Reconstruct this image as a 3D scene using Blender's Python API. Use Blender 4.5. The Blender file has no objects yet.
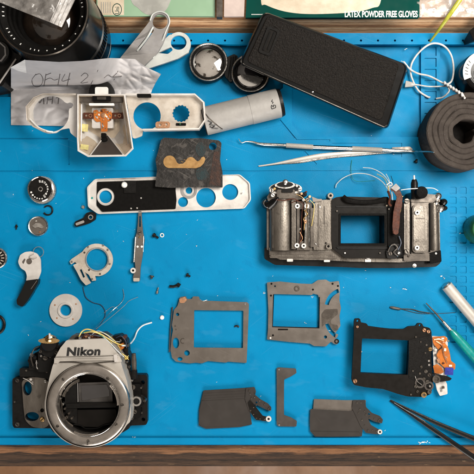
import bpy, math, random
from mathutils import Vector, noise
from mathutils.geometry import tessellate_polygon
random.seed(7)
U = 0.0007            # metres per unit (one photograph pixel on the mat)
H = 700.0             # camera height over the mat, in units
CX = CY = 237.0
sc = bpy.context.scene
# ------------------------------------------------------------------ camera
cam = bpy.data.cameras.new('camera'); co = bpy.data.objects.new('camera', cam); sc.collection.objects.link(co)
co.location = (0, 0, H*U); co.rotation_euler = (0, 0, 0)
cam.sensor_width = 36; cam.lens = 36*H/474.0; cam.clip_start = 0.01; cam.clip_end = 50
sc.camera = co
# ------------------------------------------------------------------ world and lamps
w = bpy.data.worlds.new('World'); sc.world = w; w.use_nodes = True
bg = w.node_tree.nodes['Background']; bg.inputs[1].default_value = .8
# a dim room: darker walls round the bench, a paler ceiling overhead
wn = w.node_tree.nodes; wl = w.node_tree.links
tc = wn.new('ShaderNodeTexCoord'); sp = wn.new('ShaderNodeSeparateXYZ'); wl.new(tc.outputs['Generated'], sp.inputs[0])
cr = wn.new('ShaderNodeValToRGB'); cr.color_ramp.elements[0].position = 0.55; cr.color_ramp.elements[0].color = (0.10, 0.083, 0.068, 1)
cr.color_ramp.elements[1].position = 0.97; cr.color_ramp.elements[1].color = (0.50, 0.44, 0.38, 1)
wl.new(sp.outputs['Z'], cr.inputs[0])
nz = wn.new('ShaderNodeTexNoise'); nz.inputs['Scale'].default_value = 3.6; nz.inputs['Detail'].default_value = 3; wl.new(tc.outputs['Generated'], nz.inputs[0])  # uneven patches added to the ceiling to pattern mirror reflections
nr = wn.new('ShaderNodeValToRGB'); nr.color_ramp.elements[0].position = 0.38; nr.color_ramp.elements[0].color = (0.22, 0.20, 0.18, 1)
nr.color_ramp.elements[1].position = 0.46; nr.color_ramp.elements[1].color = (1.4, 1.4, 1.4, 1); wl.new(nz.outputs['Fac'], nr.inputs[0])
mxw = wn.new('ShaderNodeMix'); mxw.data_type = 'RGBA'; mxw.blend_type = 'MULTIPLY'; mxw.inputs[0].default_value = 1; mxw.clamp_result = False
wl.new(cr.outputs[0], mxw.inputs[6]); wl.new(nr.outputs[0], mxw.inputs[7]); wl.new(mxw.outputs[2], bg.inputs[0])
def area(name, loc, size, sizey, energy, col, target=(0, 0, 0)):
    l = bpy.data.lights.new(name, 'AREA'); l.shape = 'RECTANGLE'; l.size = size; l.size_y = sizey
    l.energy = energy; l.color = col
    o = bpy.data.objects.new(name, l); sc.collection.objects.link(o); o.location = loc
    o.rotation_euler = (Vector(target)-Vector(loc)).to_track_quat('-Z', 'Y').to_euler()
area('bench_lamp', (0.30, 0.19, 0.52), 0.30, 0.26, 6.2, (1.0, 0.94, 0.86), (0.05, 0.0, 0))  # unseen key lamp, low over the bench at the upper right
area('front_fill', (0.12, -1.0, 0.5), 0.7, 0.4, 12, (1.0, 0.94, 0.88), (0.04, -0.10, 0))  # added fill from the front, brightens the mat and front-facing edges
sc.view_settings.view_transform = 'Standard'; sc.view_settings.look = 'None'
sc.view_settings.exposure = 0.0; sc.view_settings.gamma = 1.0

# ------------------------------------------------------------------ materials
def mat(name, col, rough=0.5, metal=0.0, col2=None, ns=0.15, bump=0.0, bs=None, stretch=(1, 1, 1), spec=0.5, coat=0.0,
        speck=None, trans=0.0, alpha=1.0, rvar=0.12, lo=0.4, hi=0.62):
    m = bpy.data.materials.new(name); m.use_nodes = True
    nt = m.node_tree; N = nt.nodes; L = nt.links
    b = N['Principled BSDF']
    b.inputs['Metallic'].default_value = metal
    b.inputs['Specular IOR Level'].default_value = spec
    b.inputs['Coat Weight'].default_value = coat
    b.inputs['Transmission Weight'].default_value = trans
    b.inputs['Alpha'].default_value = alpha
    geo = N.new('ShaderNodeNewGeometry')
    mp = N.new('ShaderNodeMapping'); mp.inputs['Scale'].default_value = tuple(s/U for s in stretch)
    L.new(geo.outputs['Position'], mp.inputs['Vector'])
    n = N.new('ShaderNodeTexNoise'); n.inputs['Scale'].default_value = ns; n.inputs['Detail'].default_value = 6
    n.inputs['Roughness'].default_value = 0.65
    L.new(mp.outputs[0], n.inputs['Vector'])
    c2 = col2 if col2 else tuple(c*0.72 for c in col)
    r = N.new('ShaderNodeValToRGB'); r.color_ramp.elements[0].position = lo; r.color_ramp.elements[1].position = hi
    r.color_ramp.elements[0].color = (*c2, 1); r.color_ramp.elements[1].color = (*col, 1)
    L.new(n.outputs['Fac'], r.inputs[0])
    out = r.outputs[0]
    if speck:
        sc_, th, scol = speck
        v = N.new('ShaderNodeTexNoise'); v.inputs['Scale'].default_value = sc_; v.inputs['Detail'].default_value = 2
        L.new(mp.outputs[0], v.inputs['Vector'])
        rr = N.new('ShaderNodeValToRGB'); rr.color_ramp.elements[0].position = th; rr.color_ramp.elements[1].position = th+0.03
        L.new(v.outputs['Fac'], rr.inputs[0])
        mx = N.new('ShaderNodeMix'); mx.data_type = 'RGBA'
        L.new(rr.outputs[0], mx.inputs[0]); L.new(out, mx.inputs[6]); mx.inputs[7].default_value = (*scol, 1)
        out = mx.outputs[2]
    L.new(out, b.inputs['Base Color'])
    n2 = N.new('ShaderNodeTexNoise'); n2.inputs['Scale'].default_value = ns*2.7; n2.inputs['Detail'].default_value = 5
    L.new(mp.outputs[0], n2.inputs['Vector'])
    mr = N.new('ShaderNodeMapRange'); mr.inputs[1].default_value = 0.3; mr.inputs[2].default_value = 0.7
    mr.inputs[3].default_value = max(0.02, rough-rvar); mr.inputs[4].default_value = min(1, rough+rvar)
    L.new(n2.outputs['Fac'], mr.inputs[0]); L.new(mr.outputs[0], b.inputs['Roughness'])
    if bump > 0:
        bn = N.new('ShaderNodeTexNoise'); bn.inputs['Scale'].default_value = bs or ns*4; bn.inputs['Detail'].default_value = 4
        L.new(mp.outputs[0], bn.inputs['Vector'])
        bb = N.new('ShaderNodeBump'); bb.inputs['Strength'].default_value = bump; bb.inputs['Distance'].default_value = U*1.0
        L.new(bn.outputs['Fac'], bb.inputs['Height']); L.new(bb.outputs[0], b.inputs['Normal'])
    return m

def layered(name, cols, freq, axis='Z', rough=0.6, grain=0.35, worn=None, th=0.66, bumps=0.6):
    """plywood seen on its cut edge: plies stacked along the sheet's thickness, grain along X"""
    m = bpy.data.materials.new(name); m.use_nodes = True
    N = m.node_tree.nodes; L = m.node_tree.links; b = N['Principled BSDF']
    geo = N.new('ShaderNodeNewGeometry')
    mp = N.new('ShaderNodeMapping'); mp.inputs['Scale'].default_value = (0.026/U, 0.30/U, 0.30/U)
    L.new(geo.outputs['Position'], mp.inputs['Vector'])
    n = N.new('ShaderNodeTexNoise'); n.inputs['Scale'].default_value = 1.0; n.inputs['Detail'].default_value = 7; n.inputs['Roughness'].default_value = 0.7
    L.new(mp.outputs[0], n.inputs['Vector'])
    sx = N.new('ShaderNodeSeparateXYZ'); L.new(geo.outputs['Position'], sx.inputs[0])
    ml = N.new('ShaderNodeMath'); ml.operation = 'MULTIPLY'; ml.inputs[1].default_value = freq/U
    L.new(sx.outputs[axis], ml.inputs[0])
    ad = N.new('ShaderNodeMath'); ad.operation = 'MULTIPLY_ADD'; ad.inputs[1].default_value = grain; L.new(n.outputs['Fac'], ad.inputs[0]); L.new(ml.outputs[0], ad.inputs[2])
    fr = N.new('ShaderNodeMath'); fr.operation = 'FRACT'; L.new(ad.outputs[0], fr.inputs[0])
    r = N.new('ShaderNodeValToRGB'); els = r.color_ramp.elements
    k = len(cols)
    els[0].position = 0; els[0].color = (*cols[0], 1); els[1].position = 1; els[1].color = (*cols[0], 1)
    for i in range(1, k):
        e = els.new(i/k); e.color = (*cols[i], 1)
    L.new(fr.outputs[0], r.inputs[0])
    n3 = N.new('ShaderNodeTexNoise'); n3.inputs['Scale'].default_value = 2.2; n3.inputs['Detail'].default_value = 8; n3.inputs['Roughness'].default_value = 0.8
    L.new(mp.outputs[0], n3.inputs['Vector'])
    r3 = N.new('ShaderNodeValToRGB'); r3.color_ramp.elements[0].position = 0.36; r3.color_ramp.elements[0].color = (0.42, 0.34, 0.28, 1)
    r3.color_ramp.elements[1].position = 0.50; r3.color_ramp.elements[1].color = (1, 1, 1, 1)
    L.new(n3.outputs['Fac'], r3.inputs[0])
    mx = N.new('ShaderNodeMix'); mx.data_type = 'RGBA'; mx.blend_type = 'MULTIPLY'; mx.inputs[0].default_value = 1
    L.new(r.outputs[0], mx.inputs[6]); L.new(r3.outputs[0], mx.inputs[7]); out = mx.outputs[2]
    if worn:
        mp2 = N.new('ShaderNodeMapping'); mp2.inputs['Scale'].default_value = (0.05/U, 0.3/U, 0.3/U)
        L.new(geo.outputs['Position'], mp2.inputs['Vector'])
        n4 = N.new('ShaderNodeTexNoise'); n4.inputs['Scale'].default_value = 1.5; n4.inputs['Detail'].default_value = 6
        L.new(mp2.outputs[0], n4.inputs['Vector'])
        r4 = N.new('ShaderNodeValToRGB'); r4.color_ramp.elements[0].position = th; r4.color_ramp.elements[1].position = th+0.04
        L.new(n4.outputs['Fac'], r4.inputs[0])
        m4 = N.new('ShaderNodeMix'); m4.data_type = 'RGBA'; L.new(r4.outputs[0], m4.inputs[0]); L.new(out, m4.inputs[6]); m4.inputs[7].default_value = (*worn, 1)
        out = m4.outputs[2]
    L.new(out, b.inputs['Base Color']); b.inputs['Roughness'].default_value = rough
    bb = N.new('ShaderNodeBump'); bb.inputs['Strength'].default_value = bumps; bb.inputs['Distance'].default_value = U*2
    L.new(n3.outputs['Fac'], bb.inputs['Height']); L.new(bb.outputs[0], b.inputs['Normal'])
    return m

M = {}
M['mat'] = mat('blue_silicone', (0.000, 0.192, 0.40), 0.5, col2=(0.0, 0.174, 0.368), ns=0.02, bump=0.14, bs=0.9, spec=0.09)
M['black'] = mat('black_paint', (0.006, 0.0056, 0.0053), 0.38, col2=(0.008, 0.0075, 0.007), ns=0.3, bump=0.04, spec=0.14)
M['blackgloss'] = mat('black_gloss', (0.005, 0.005, 0.005), 0.24, ns=0.04, spec=0.28, rvar=0.04)
M['blackmatte'] = mat('black_matte', (0.0055, 0.005, 0.0046), 0.65, ns=0.3, bump=0.1, spec=0.06)
M['leather'] = mat('black_leatherette', (0.010, 0.008, 0.0065), 0.5, col2=(0.0045, 0.0036, 0.003), ns=0.6, bump=0.9, bs=0.7, spec=0.10)
M['steel'] = mat('steel', (0.62, 0.60, 0.57), 0.3, 1.0, ns=0.2, bump=0.04)
M['chrome'] = mat('chrome', (0.85, 0.84, 0.82), 0.1, 1.0, col2=(0.75, 0.74, 0.72), ns=0.2, rvar=0.05)
M['satin'] = mat('satin_chrome', (0.50, 0.47, 0.425), 0.4, 0.35, col2=(0.45, 0.42, 0.38), ns=0.03, bump=0.05, bs=2.5)
M['mount'] = mat('mount_steel', (0.42, 0.385, 0.35), 0.28, 0.9, col2=(0.33, 0.30, 0.27), ns=0.05, bump=0.05, bs=1.5, rvar=0.08)
M['cast'] = mat('cast_alloy', (0.185, 0.165, 0.142), 0.36, 0.75, col2=(0.105, 0.092, 0.078), ns=0.05, bump=0.14, bs=1.2, stretch=(1, .35, 1))
M['castdark'] = mat('cast_alloy_dark', (0.11, 0.095, 0.08), 0.4, 0.7, col2=(0.06, 0.051, 0.043), ns=0.07, bump=0.08, bs=1.5)
M['plate'] = mat('brown_steel', (0.20, 0.178, 0.158), 0.34, 0.75, col2=(0.17, 0.15, 0.132), ns=0.035, bump=0.04, bs=1.2, rvar=0.06)
M['plated'] = mat('brown_steel_dark', (0.10, 0.088, 0.08), 0.38, 0.65, col2=(0.08, 0.07, 0.064), ns=0.05, bump=0.03, bs=1.5, rvar=0.05)
M['blade'] = mat('shutter_blade', (0.052, 0.046, 0.042), 0.38, 0.55, col2=(0.044, 0.039, 0.036), ns=0.03, rvar=0.05)
M['gate'] = mat('gate_black', (0.010, 0.0085, 0.0075), 0.45, 0.0, col2=(0.008, 0.007, 0.006), ns=0.08, bump=0.03, spec=0.09)
M['white'] = mat('white_enamel', (0.74, 0.74, 0.72), 0.4, col2=(0.66, 0.65, 0.62), ns=0.08)
M['whitemetal'] = mat('pale_metal', (0.64, 0.62, 0.59), 0.4, 0.25, col2=(0.53, 0.50, 0.47), ns=0.06, bump=0.03)
M['cover'] = mat('cover_inside', (0.60, 0.55, 0.485), 0.36, 0.3, col2=(0.44, 0.385, 0.32), ns=0.05, bump=0.05)
M['coverdeep'] = mat('cover_hump', (0.60, 0.51, 0.40), 0.34, 0.35, col2=(0.48, 0.40, 0.30), ns=0.04, bump=0.05)
M['paper'] = mat('tracing_paper', (0.46, 0.445, 0.45), 0.5, col2=(0.40, 0.39, 0.395), ns=0.05, bump=0.06, bs=0.3, spec=0.5)
M['papertip'] = mat('paper_back', (0.72, 0.71, 0.70), 0.6, ns=0.05)
M['pencil'] = mat('pencil', (0.09, 0.08, 0.08), 0.6, ns=0.5)
M['tape'] = mat('grey_tape', (0.30, 0.288, 0.272), 0.5, col2=(0.26, 0.25, 0.237), ns=0.06, bump=0.12, bs=0.4)
M['ink'] = mat('black_ink', (0.01, 0.01, 0.01), 0.5)
M['whiteink'] = mat('white_marking', (0.75, 0.75, 0.73), 0.5)
M['greyp'] = mat('grey_plastic', (0.24, 0.23, 0.22), 0.45, col2=(0.20, 0.19, 0.185), ns=0.08, bump=0.04)
M['palep'] = mat('pale_plastic', (0.50, 0.52, 0.50), 0.4, col2=(0.42, 0.44, 0.42), ns=0.08)
M['flex'] = mat('orange_flex', (0.46, 0.135, 0.018), 0.28, col2=(0.36, 0.098, 0.013), ns=0.12, spec=0.5)
M['flexd'] = mat('brown_flex', (0.085, 0.024, 0.011), 0.5, col2=(0.05, 0.014, 0.007), ns=0.2, spec=0.2)
M['brass'] = mat('brass', (0.75, 0.50, 0.22), 0.28, 1.0, ns=0.3)
M['copper'] = mat('copper', (0.70, 0.38, 0.22), 0.35, 0.9, ns=0.3)
M['yellow'] = mat('yellow_tape', (0.62, 0.55, 0.22), 0.5, ns=0.3)
M['bluetape'] = mat('blue_tab', (0.015, 0.03, 0.30), 0.4, ns=0.3)
M['foam'] = mat('grey_foam', (0.052, 0.043, 0.037), 0.85, col2=(0.038, 0.031, 0.027), ns=0.12, bump=0.3, bs=1.2, spec=0.15)
M['foamshade'] = mat('foam_shade_paint', (0.016, 0.014, 0.013), 0.9, ns=0.3, spec=0.1)  # near-black paint for the shade inside the foam roll
M['scrap'] = mat('worn_leather', (0.026, 0.023, 0.021), 0.6, col2=(0.009, 0.008, 0.007), ns=0.08, bump=0.6, bs=0.4, spec=0.3)
M['scrapteal'] = mat('teal_patch', (0.011, 0.026, 0.029), 0.5, col2=(0.018, 0.020, 0.020), ns=0.25, bump=0.3, spec=0.25)
M['scrapred'] = mat('red_brown_patch', (0.045, 0.018, 0.010), 0.5, col2=(0.018, 0.010, 0.008), ns=0.2, bump=0.3, spec=0.3)
M['gold'] = mat('gold_strip', (0.40, 0.235, 0.085), 0.42, 0.4, col2=(0.30, 0.165, 0.055), ns=0.12)
M['teal'] = mat('teal_plastic', (0.0, 0.24, 0.22), 0.3, col2=(0.0, 0.19, 0.18), ns=0.1, coat=0.2)
M['green'] = mat('green_plastic', (0.015, 0.10, 0.035), 0.35, ns=0.1)
M['wire'] = mat('pale_wire', (0.62, 0.68, 0.70), 0.4)
M['wirey'] = mat('yellow_wire', (0.68, 0.52, 0.14), 0.4)
M['wired'] = mat('dark_wire', (0.03, 0.05, 0.09), 0.4)
M['wireg'] = mat('green_wire', (0.03, 0.22, 0.12), 0.4)
M['cable'] = mat('cable_white', (0.66, 0.64, 0.62), 0.4, ns=0.2)
M['teaL'] = mat('dark_green_card', (0.0, 0.046, 0.036), 0.6, col2=(0.0, 0.041, 0.032), ns=0.03, spec=0.06)
M['mint'] = mat('mint_card', (0.24, 0.38, 0.25), 0.4, col2=(0.21, 0.34, 0.22), ns=0.02)
M['cream'] = mat('cream_card', (0.58, 0.50, 0.38), 0.5, col2=(0.48, 0.40, 0.29), ns=0.08)
M['pinkcard'] = mat('pale_pink_card', (0.50, 0.41, 0.37), 0.5, col2=(0.42, 0.34, 0.31), ns=0.05)
M['glovegrey'] = mat('printed_grey', (0.36, 0.36, 0.33), 0.5, ns=0.05)
M['lime'] = mat('lime_plastic', (0.42, 0.42, 0.04), 0.35, ns=0.1)
M['mirror'] = mat('mirror_glass', (0.92, 0.90, 0.86), 0.04, 1.0, col2=(0.85, 0.82, 0.78), ns=0.1, rvar=0.02)
M['darkmirror'] = mat('dark_mirror', (0.020, 0.018, 0.020), 0.06, 0.0, ns=0.11, rvar=0.03, coat=1.0, spec=0.8)
M['lensglass'] = mat('lens_glass', (0.030, 0.020, 0.014), 0.05, 0.0, col2=(0.010, 0.008, 0.007), ns=0.05, coat=0.8, rvar=0.02)
M['screen'] = mat('ground_screen', (0.085, 0.078, 0.072), 0.35, col2=(0.05, 0.045, 0.042), ns=0.05)
M['shelfwood'] = layered('plywood_edge', [(0.52, 0.25, 0.10), (0.80, 0.50, 0.27), (0.58, 0.30, 0.13), (0.86, 0.58, 0.34), (0.66, 0.38, 0.18), (0.30, 0.13, 0.05)], 1/13, 'Z', worn=None, grain=0.55)
M['benchedge'] = layered('dirty_plywood_edge', [(0.17, 0.08, 0.036), (0.020, 0.012, 0.008), (0.10, 0.053, 0.028), (0.016, 0.010, 0.007), (0.09, 0.048, 0.026), (0.028, 0.016, 0.010), (0.36, 0.17, 0.075)], 1/26, 'Z', worn=(0.34, 0.22, 0.12), th=0.70, grain=0.62, bumps=1.0)
M['wood'] = mat('plywood_face', (0.48, 0.26, 0.12), 0.55, col2=(0.33, 0.16, 0.07), ns=0.3, stretch=(0.05, 1, 1), bump=0.2)
M['floor'] = mat('brown_floor', (0.46, 0.25, 0.125), 0.45, col2=(0.30, 0.15, 0.07), ns=0.006, stretch=(1, 0.7, 1))
M['bagglue'] = None

def scuffs(m, tint, layers):
    """fine straight scratches and rubbed patches, each layer one direction"""
    N = m.node_tree.nodes; L = m.node_tree.links; b = N['Principled BSDF']
    src = b.inputs['Base Color'].links[0].from_socket; geo = N.new('ShaderNodeNewGeometry')
    for ang, sx, sy, th, amt in layers:
        mr = N.new('ShaderNodeMapping'); mr.inputs['Rotation'].default_value = (0, 0, math.radians(ang)); L.new(geo.outputs['Position'], mr.inputs[0])
        mp = N.new('ShaderNodeMapping'); mp.inputs['Scale'].default_value = (sx/U, sy/U, 1); L.new(mr.outputs[0], mp.inputs[0])
        n = N.new('ShaderNodeTexNoise'); n.inputs['Scale'].default_value = 1; n.inputs['Detail'].default_value = 3; L.new(mp.outputs[0], n.inputs[0])
        r = N.new('ShaderNodeMapRange'); r.inputs[1].default_value = th; r.inputs[2].default_value = th+0.07; r.inputs[4].default_value = amt
        L.new(n.outputs['Fac'], r.inputs[0])
        mx = N.new('ShaderNodeMix'); mx.data_type = 'RGBA'; L.new(r.outputs[0], mx.inputs[0]); L.new(src, mx.inputs[6]); mx.inputs[7].default_value = (*tint, 1); src = mx.outputs[2]
    L.new(src, b.inputs['Base Color'])
scuffs(M['mat'], (0.10, 0.30, 0.46), [(20, .012, .9, .67, .20), (-38, .015, 1.1, .68, .2), (75, .02, 1.0, .69, .18), (5, .03, .06, .60, .08)])
scuffs(M['mat'], (0.0, 0.09, 0.24), [(60, .05, .08, .62, .15), (-12, .012, 1.3, .68, .35), (100, .014, 1.2, .69, .35)])
scuffs(M['plate'], (0.34, 0.31, 0.28), [(24, .02, 1.4, .67, .25), (98, .03, 1.2, .68, .25), (0, .09, .12, .60, .12)])
scuffs(M['blade'], (0.16, 0.14, 0.125), [(12, .012, 1.4, .68, .3), (50, .03, 1.4, .69, .3)])
scuffs(M['scrap'], (0.10, 0.09, 0.08), [(30, .03, .9, .63, .6), (-50, .04, .9, .64, .6), (95, .04, .8, .65, .5), (0, .12, .16, .58, .4)])
scuffs(M['cast'], (0.05, 0.043, 0.036), [(90, .02, .5, .60, .5), (0, .12, .12, .60, .5)])
scuffs(M['leather'], (0.03, 0.026, 0.022), [(30, .02, 1.4, .68, .4)])
scuffs(M['satin'], (0.34, 0.31, 0.27), [(12, .02, 1.5, .66, .3), (80, .06, .1, .60, .25)])
def plastic(name, tint, alpha_, rough=0.12):
    m = bpy.data.materials.new(name); m.use_nodes = True
    N = m.node_tree.nodes; L = m.node_tree.links; b = N['Principled BSDF']
    b.inputs['Base Color'].default_value = (*tint, 1); b.inputs['Roughness'].default_value = rough
    b.inputs['Alpha'].default_value = alpha_; b.inputs['Coat Weight'].default_value = 0.6
    geo = N.new('ShaderNodeNewGeometry'); mp = N.new('ShaderNodeMapping'); mp.inputs['Scale'].default_value = (1/U,)*3
    L.new(geo.outputs['Position'], mp.inputs[0])
    n = N.new('ShaderNodeTexNoise'); n.inputs['Scale'].default_value = 0.09; n.inputs['Detail'].default_value = 6; L.new(mp.outputs[0], n.inputs[0])
    bb = N.new('ShaderNodeBump'); bb.inputs['Strength'].default_value = 1; bb.inputs['Distance'].default_value = U*2.5
    L.new(n.outputs['Fac'], bb.inputs['Height']); L.new(bb.outputs[0], b.inputs['Normal'])
    mr = N.new('ShaderNodeMapRange'); mr.inputs[1].default_value = 0.35; mr.inputs[2].default_value = 0.65
    mr.inputs[3].default_value = alpha_*0.6; mr.inputs[4].default_value = min(1, alpha_*1.4)
    L.new(n.outputs['Fac'], mr.inputs[0]); L.new(mr.outputs[0], b.inputs['Alpha'])
    return m
M['bag'] = plastic('clear_bag', (0.34, 0.32, 0.30), 0.34, 0.14)
M['zip'] = plastic('zip_strip', (0.60, 0.58, 0.56), 0.72, 0.25)
M['clearpack'] = plastic('clear_packet', (0.60, 0.56, 0.52), 0.35)

# ------------------------------------------------------------------ geometry helpers
def k_(h): return 1 - h/H
def W(px, py, h=0.0):
    k = k_(h)
    return ((px-CX)*k, -(py-CY)*k, h)
def C(cx, cy, r, n=36, ry=None, a0=0.0):
    ry = r if ry is None else ry
    return [(cx+r*math.cos(a0+2*math.pi*i/n), cy+ry*math.sin(a0+2*math.pi*i/n)) for i in range(n)]
def arc(cx, cy, r, d0, d1, n=12):
    return [(cx+r*math.cos(math.radians(d0+(d1-d0)*i/(n-1))), cy+r*math.sin(math.radians(d0+(d1-d0)*i/(n-1)))) for i in range(n)]
def band(cx, cy, r0, r1, d0, d1, n=14):
    return arc(cx, cy, r1, d0, d1, n)+arc(cx, cy, r0, d1, d0, n)
def rr(x0, y0, x1, y1, r=1.0, ang=0.0, n=4):
    pts = []
    for cx, cy, a in ((x1-r, y0+r, -90), (x1-r, y1-r, 0), (x0+r, y1-r, 90), (x0+r, y0+r, 180)):
        for i in range(n+1):
            t = math.radians(a+90*i/n); pts.append((cx+r*math.cos(t), cy+r*math.sin(t)))
    if ang:
        mx, my = (x0+x1)/2, (y0+y1)/2; c, s = math.cos(math.radians(ang)), math.sin(math.radians(ang))
        pts = [(mx+(x-mx)*c-(y-my)*s, my+(x-mx)*s+(y-my)*c) for x, y in pts]
    return pts
def soft(pts, r=1.2, n=3):
    """round each corner of a polygon"""
    out = []; m = len(pts)
    for i in range(m):
        p0 = Vector(pts[i-1]); p = Vector(pts[i]); p1 = Vector(pts[(i+1) % m])
        a = p0-p; b = p1-p
        ra = min(r, a.length*0.45); rb = min(r, b.length*0.45)
        A = p+a.normalized()*ra if a.length > 0 else p; B = p+b.normalized()*rb if b.length > 0 else p
        for j in range(n+1):
            t = j/n; q = A*(1-t)**2+p*2*t*(1-t)+B*t*t; out.append((q.x, q.y))
    return out
def cat(pts, n=8):
    """catmull-rom through points of any size"""
    P = [Vector(p) for p in pts]
    if len(P) < 3: return P
    P = [P[0]*2-P[1]]+P+[P[-1]*2-P[-2]]
    out = []
    for i in range(1, len(P)-2):
        for j in range(n):
            t = j/n; a, b, c, d = P[i-1:i+3]
            out.append(0.5*((2*b)+(c-a)*t+(2*a-5*b+4*c-d)*t*t+(-a+3*b-3*c+d)*t**3))
    out.append(P[-2]); return out
def area2(p): return sum(p[i-1][0]*p[i][1]-p[i][0]*p[i-1][1] for i in range(len(p)))

class MB:
    def __init__(s): s.v = []; s.f = []; s.mi = []; s.cur = 0; s.sm = []
    def add(s, v, f, smooth=False):
        b = len(s.v); s.v += [tuple(x) for x in v]
        for q in f: s.f.append(tuple(i+b for i in q)); s.mi.append(s.cur); s.sm.append(smooth)
        return s
    def loopsplate(s, loops, h, t, k=True):
        L3 = []
        for j, lp in enumerate(loops):
            a = area2(lp)
            if (a < 0) != (j > 0): lp = lp[::-1]      # outer one way, holes the other
            L3.append([Vector(W(x, y, h) if k else (x, y, h)) for x, y in lp])
        tris = tessellate_polygon([[Vector((p.x, p.y, 0)) for p in l] for l in L3])
        flat = [p for l in L3 for p in l]; n = len(flat)
        v = [tuple(p) for p in flat]+[(p.x, p.y, p.z-t) for p in flat]; f = []
        for a, b, c in tris:
            A, B, Cc = flat[a], flat[b], flat[c]
            cr = (B-A).cross(Cc-A).z
            if abs(cr) < 1e-9: continue
            if cr < 0: b, c = c, b
            f.append((a, b, c)); f.append((c+n, b+n, a+n))
        o = 0
        for l in L3:
            m = len(l)
            for i in range(m):
                j = (i+1) % m; f.append((o+i, o+i+n, o+j+n, o+j))
            o += m
        s.add(v, f); return s
    def plate(s, outline, h, t, holes=()): return s.loopsplate([outline]+list(holes), h, t)
    def loft(s, loops, cap=True, smooth=False):
        """loops of (px,py,h) of equal count joined in order"""
        n = len(loops[0]); v = [W(*p) for l in loops for p in l]; f = []
        for a in range(len(loops)-1):
            for i in range(n):
                j = (i+1) % n; f.append((a*n+i, a*n+j, (a+1)*n+j, (a+1)*n+i))
        if cap: f.append(tuple(range(n))[::-1]); f.append(tuple((len(loops)-1)*n+i for i in range(n)))
        s.add(v, f, smooth); return s
    def lathe(s, cx, cy, h, prof, seg=40, smooth=True):
        k = k_(h); X, Y, _ = W(cx, cy, h); v = []; f = []
        for r, z in prof:
            for i in range(seg):
                a = 2*math.pi*i/seg; v.append((X+r*k*math.cos(a), Y+r*k*math.sin(a), z))
        for a in range(len(prof)-1):
            for i in range(seg):
                j = (i+1) % seg; f.append((a*seg+i, a*seg+j, (a+1)*seg+j, (a+1)*seg+i))
        s.add(v, f, smooth); return s
    def tube(s, pts, r, seg=8, n=8, smooth=True, curve=True, flat=1.0):
        P = [Vector(W(*p)) for p in pts]
        if curve and len(P) > 2: P = cat(P, n)
        m = len(P)
        if isinstance(r, (int, float)): R = [r]*m
        else: R = [r[min(len(r)-1, int(i/(m-1)*(len(r)-1)))]*(1-((i/(m-1)*(len(r)-1)) % 1))+r[min(len(r)-1, int(i/(m-1)*(len(r)-1))+1)]*((i/(m-1)*(len(r)-1)) % 1) for i in range(m)]
        v = []; f = []
        for i, p in enumerate(P):
            d = (P[min(i+1, m-1)]-P[max(i-1, 0)])
            d = d.normalized() if d.length > 0 else Vector((1, 0, 0))
            up = Vector((0, 0, 1)) if abs(d.z) < 0.95 else Vector((0, 1, 0))
            sx = d.cross(up).normalized(); sy = sx.cross(d).normalized()
            for j in range(seg):
                a = 2*math.pi*j/seg; q = p+sx*R[i]*math.cos(a)+sy*R[i]*flat*math.sin(a); v.append(tuple(q))
        for a in range(m-1):
            for j in range(seg):
                jj = (j+1) % seg; f.append((a*seg+j, a*seg+jj, (a+1)*seg+jj, (a+1)*seg+j))
        f.append(tuple(range(seg))[::-1]); f.append(tuple((m-1)*seg+i for i in range(seg)))
        s.add(v, f, smooth); return s
    def ball(s, cx, cy, h, r, seg=16):
        prof = [(r*math.sin(math.pi*i/8)+1e-4, h-r*math.cos(math.pi*i/8)) for i in range(9)]
        return s.lathe(cx, cy, h, prof, seg)
    def torus(s, cx, cy, h, R, r, seg=36, ms=8, d0=0, d1=360):
        full = abs(d1-d0) >= 360; k = k_(h)
        n = seg if full else seg+1; X, Y, _ = W(cx, cy, h); v = []; f = []
        for i in range(n):
            a = math.radians(d0+(d1-d0)*i/seg)
            for j in range(ms):
                b = 2*math.pi*j/ms; q = (R*k+r*math.cos(b)); v.append((X+q*math.cos(a), Y-q*math.sin(a), h+r*math.sin(b)))
        for i in range(seg):
            i2 = (i+1) % n
            for j in range(ms):
                jj = (j+1) % ms; f.append((i*ms+j, i2*ms+j, i2*ms+jj, i*ms+jj))
        if not full: f.append(tuple(range(ms))); f.append(tuple((n-1)*ms+j for j in range(ms))[::-1])
        s.add(v, f, True); return s
    def coons(s, top, bot, left, right, n, m, zf, thick=0.6):
        """sheet between four edges; zf(px,py,u,v) gives the height"""
        def rs(pl, c):
            P = [Vector(p) for p in pl]; L = [0]
            for i in range(1, len(P)): L.append(L[-1]+(P[i]-P[i-1]).length)
            out = []
            for i in range(c+1):
                t = L[-1]*i/c; j = 1
                while j < len(P)-1 and L[j] < t: j += 1
                q = (t-L[j-1])/max(1e-6, L[j]-L[j-1]); out.append(P[j-1].lerp(P[j], q))
            return out
        T = rs(top, n); B = rs(bot, n); Lf = rs(left, m); R = rs(right, m); v = []
        for j in range(m+1):
            for i in range(n+1):
                u, t = i/n, j/m
                p = T[i]*(1-t)+B[i]*t+Lf[j]*(1-u)+R[j]*u-(T[0]*(1-u)*(1-t)+T[n]*u*(1-t)+B[0]*(1-u)*t+B[n]*u*t)
                v.append(W(p.x, p.y, zf(p.x, p.y, u, t)))
        c = len(v); v += [(x, y, z-thick) for x, y, z in v]; f = []
        w_ = n+1
        for j in range(m):
            for i in range(n):
                a = j*w_+i; f.append((a+w_, a+w_+1, a+1, a)); f.append((a+c, a+1+c, a+w_+1+c, a+w_+c))
        rim = list(range(n+1))+[j*w_+n for j in range(1, m+1)]+[m*w_+i for i in range(n-1, -1, -1)]+[j*w_ for j in range(m-1, 0, -1)]
        for i in range(len(rim)):
            a, b = rim[i], rim[(i+1) % len(rim)]; f.append((a, b, b+c, a+c))
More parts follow.
